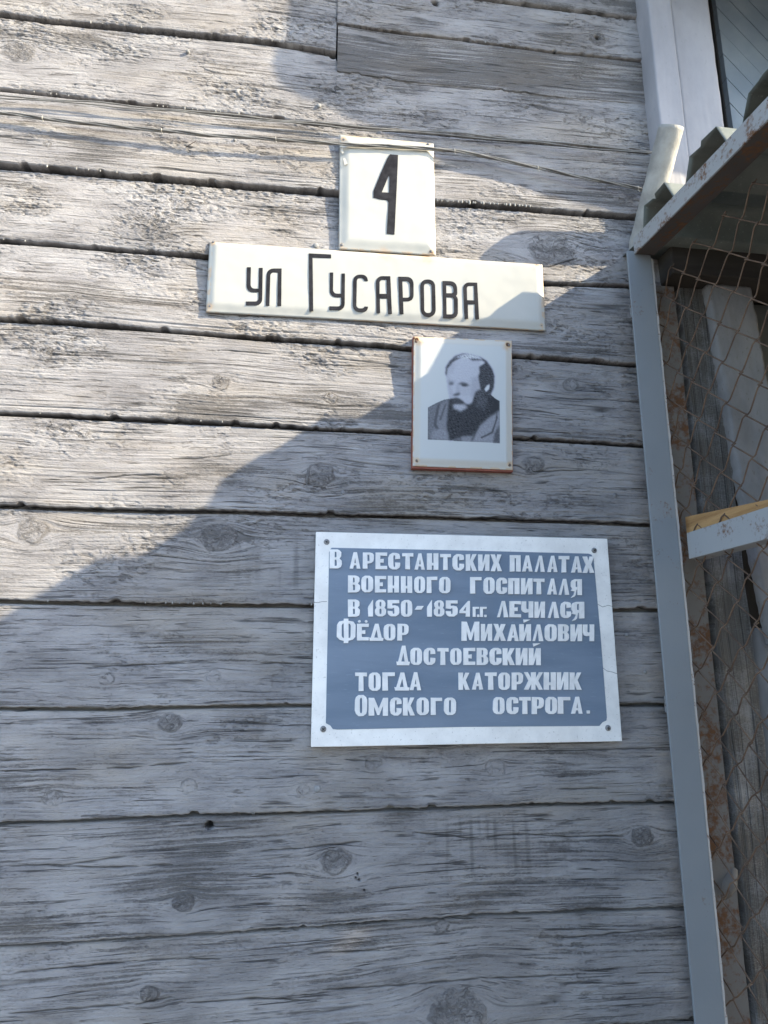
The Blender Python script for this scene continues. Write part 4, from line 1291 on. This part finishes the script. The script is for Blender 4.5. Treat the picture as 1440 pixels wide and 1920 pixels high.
# ---------------------------------------------------------------- wires strung along the wall
def strand(name, pts, Ys, r, mat, parent, wob=0.0, sides=6, phase=0.0):
    xs_ = [p[0] for p in pts]
    out = []
    for i in range(70):
        x = xs_[0] + (xs_[-1] - xs_[0]) * i / 69
        y = np.interp(x, xs_, [p[1] for p in pts])
        Y = np.interp(x, xs_, Ys)
        q = onY(x, y, Y)
        q = q + np.array([0, wob * math.cos(i * 0.55 + phase), wob * math.sin(i * 0.55 + phase) + 0.0008 * math.sin(i * 0.9 + phase * 3)])
        out.append(tuple(q))
    return tube(name, out, r, mat, parent, sides)


UPW = [(-120, 166), (0, 179), (150, 190), (300, 203), (500, 222), (700, 240), (820, 247), (1000, 263), (1120, 275), (1226, 284)]
UY = [-0.022, -0.022, -0.022, -0.022, -0.020, -0.020, -0.022, -0.026, -0.03, -0.064]
cb = empty('wire_pair', tuple(onY(600, 232, -0.02)), 'pair of thin bare wires strung along the boards above the number plate', 'wire')
strand('wire', UPW, UY, 0.0016, M['cable'], cb, 0.0012, phase=0.0)
strand('wire', [(a, b_ + 4) for a, b_ in UPW], UY, 0.0014, M['cable'], cb, 0.0012, phase=2.0)
LOW = [(-120, 196), (0, 211), (80, 222), (167, 232), (303, 245), (400, 254), (517, 261), (624, 269), (720, 274), (816, 279), (852, 283), (930, 297), (1008, 315), (1100, 334), (1196, 353), (1240, 361)]
LY = [-0.024, -0.025, -0.026, -0.028, -0.031, -0.033, -0.033, -0.032, -0.031, -0.031, -0.031, -0.031, -0.031, -0.034, -0.038, -0.042]
cl = empty('wire_bundle', tuple(onY(600, 266, -0.03)), 'bundle of tied wires sagging across the number plate', 'wire')
for q, ph_ in enumerate((0.0, 2.1, 4.2)):
    strand('wire', LOW, LY, 0.0018, M['cable'], cl, 0.0024, phase=ph_)
for (x, y) in [(80, 222), (303, 245), (517, 261), (852, 283), (1008, 315), (1196, 353)]:
    Y = np.interp(x, [p[0] for p in LOW], LY)
    p = onY(x, y, Y)
    pts = []
    for i in range(10):
        a = 2 * math.pi * i / 9
        pts.append((p[0] + 0.002 * (i / 9 - 0.5), p[1] + 0.0042 * math.cos(a), p[2] + 0.0042 * math.sin(a)))
    pts.append((p[0] + 0.002, p[1] - 0.003, p[2] - 0.010))
    tube('tie', pts, 0.0009, M['tie'], cl, 5)
# straw of wire stuck in the board
a, b_ = onY(345, 278, -0.010), onY(368, 264, -0.026)
o = tube('bent_nail', [tuple(a), tuple((a + b_) / 2), tuple(b_)], 0.0007, M['wire'], None, 6)
tag(o, 'thin bent nail sticking out of the sunlit board', 'nail')
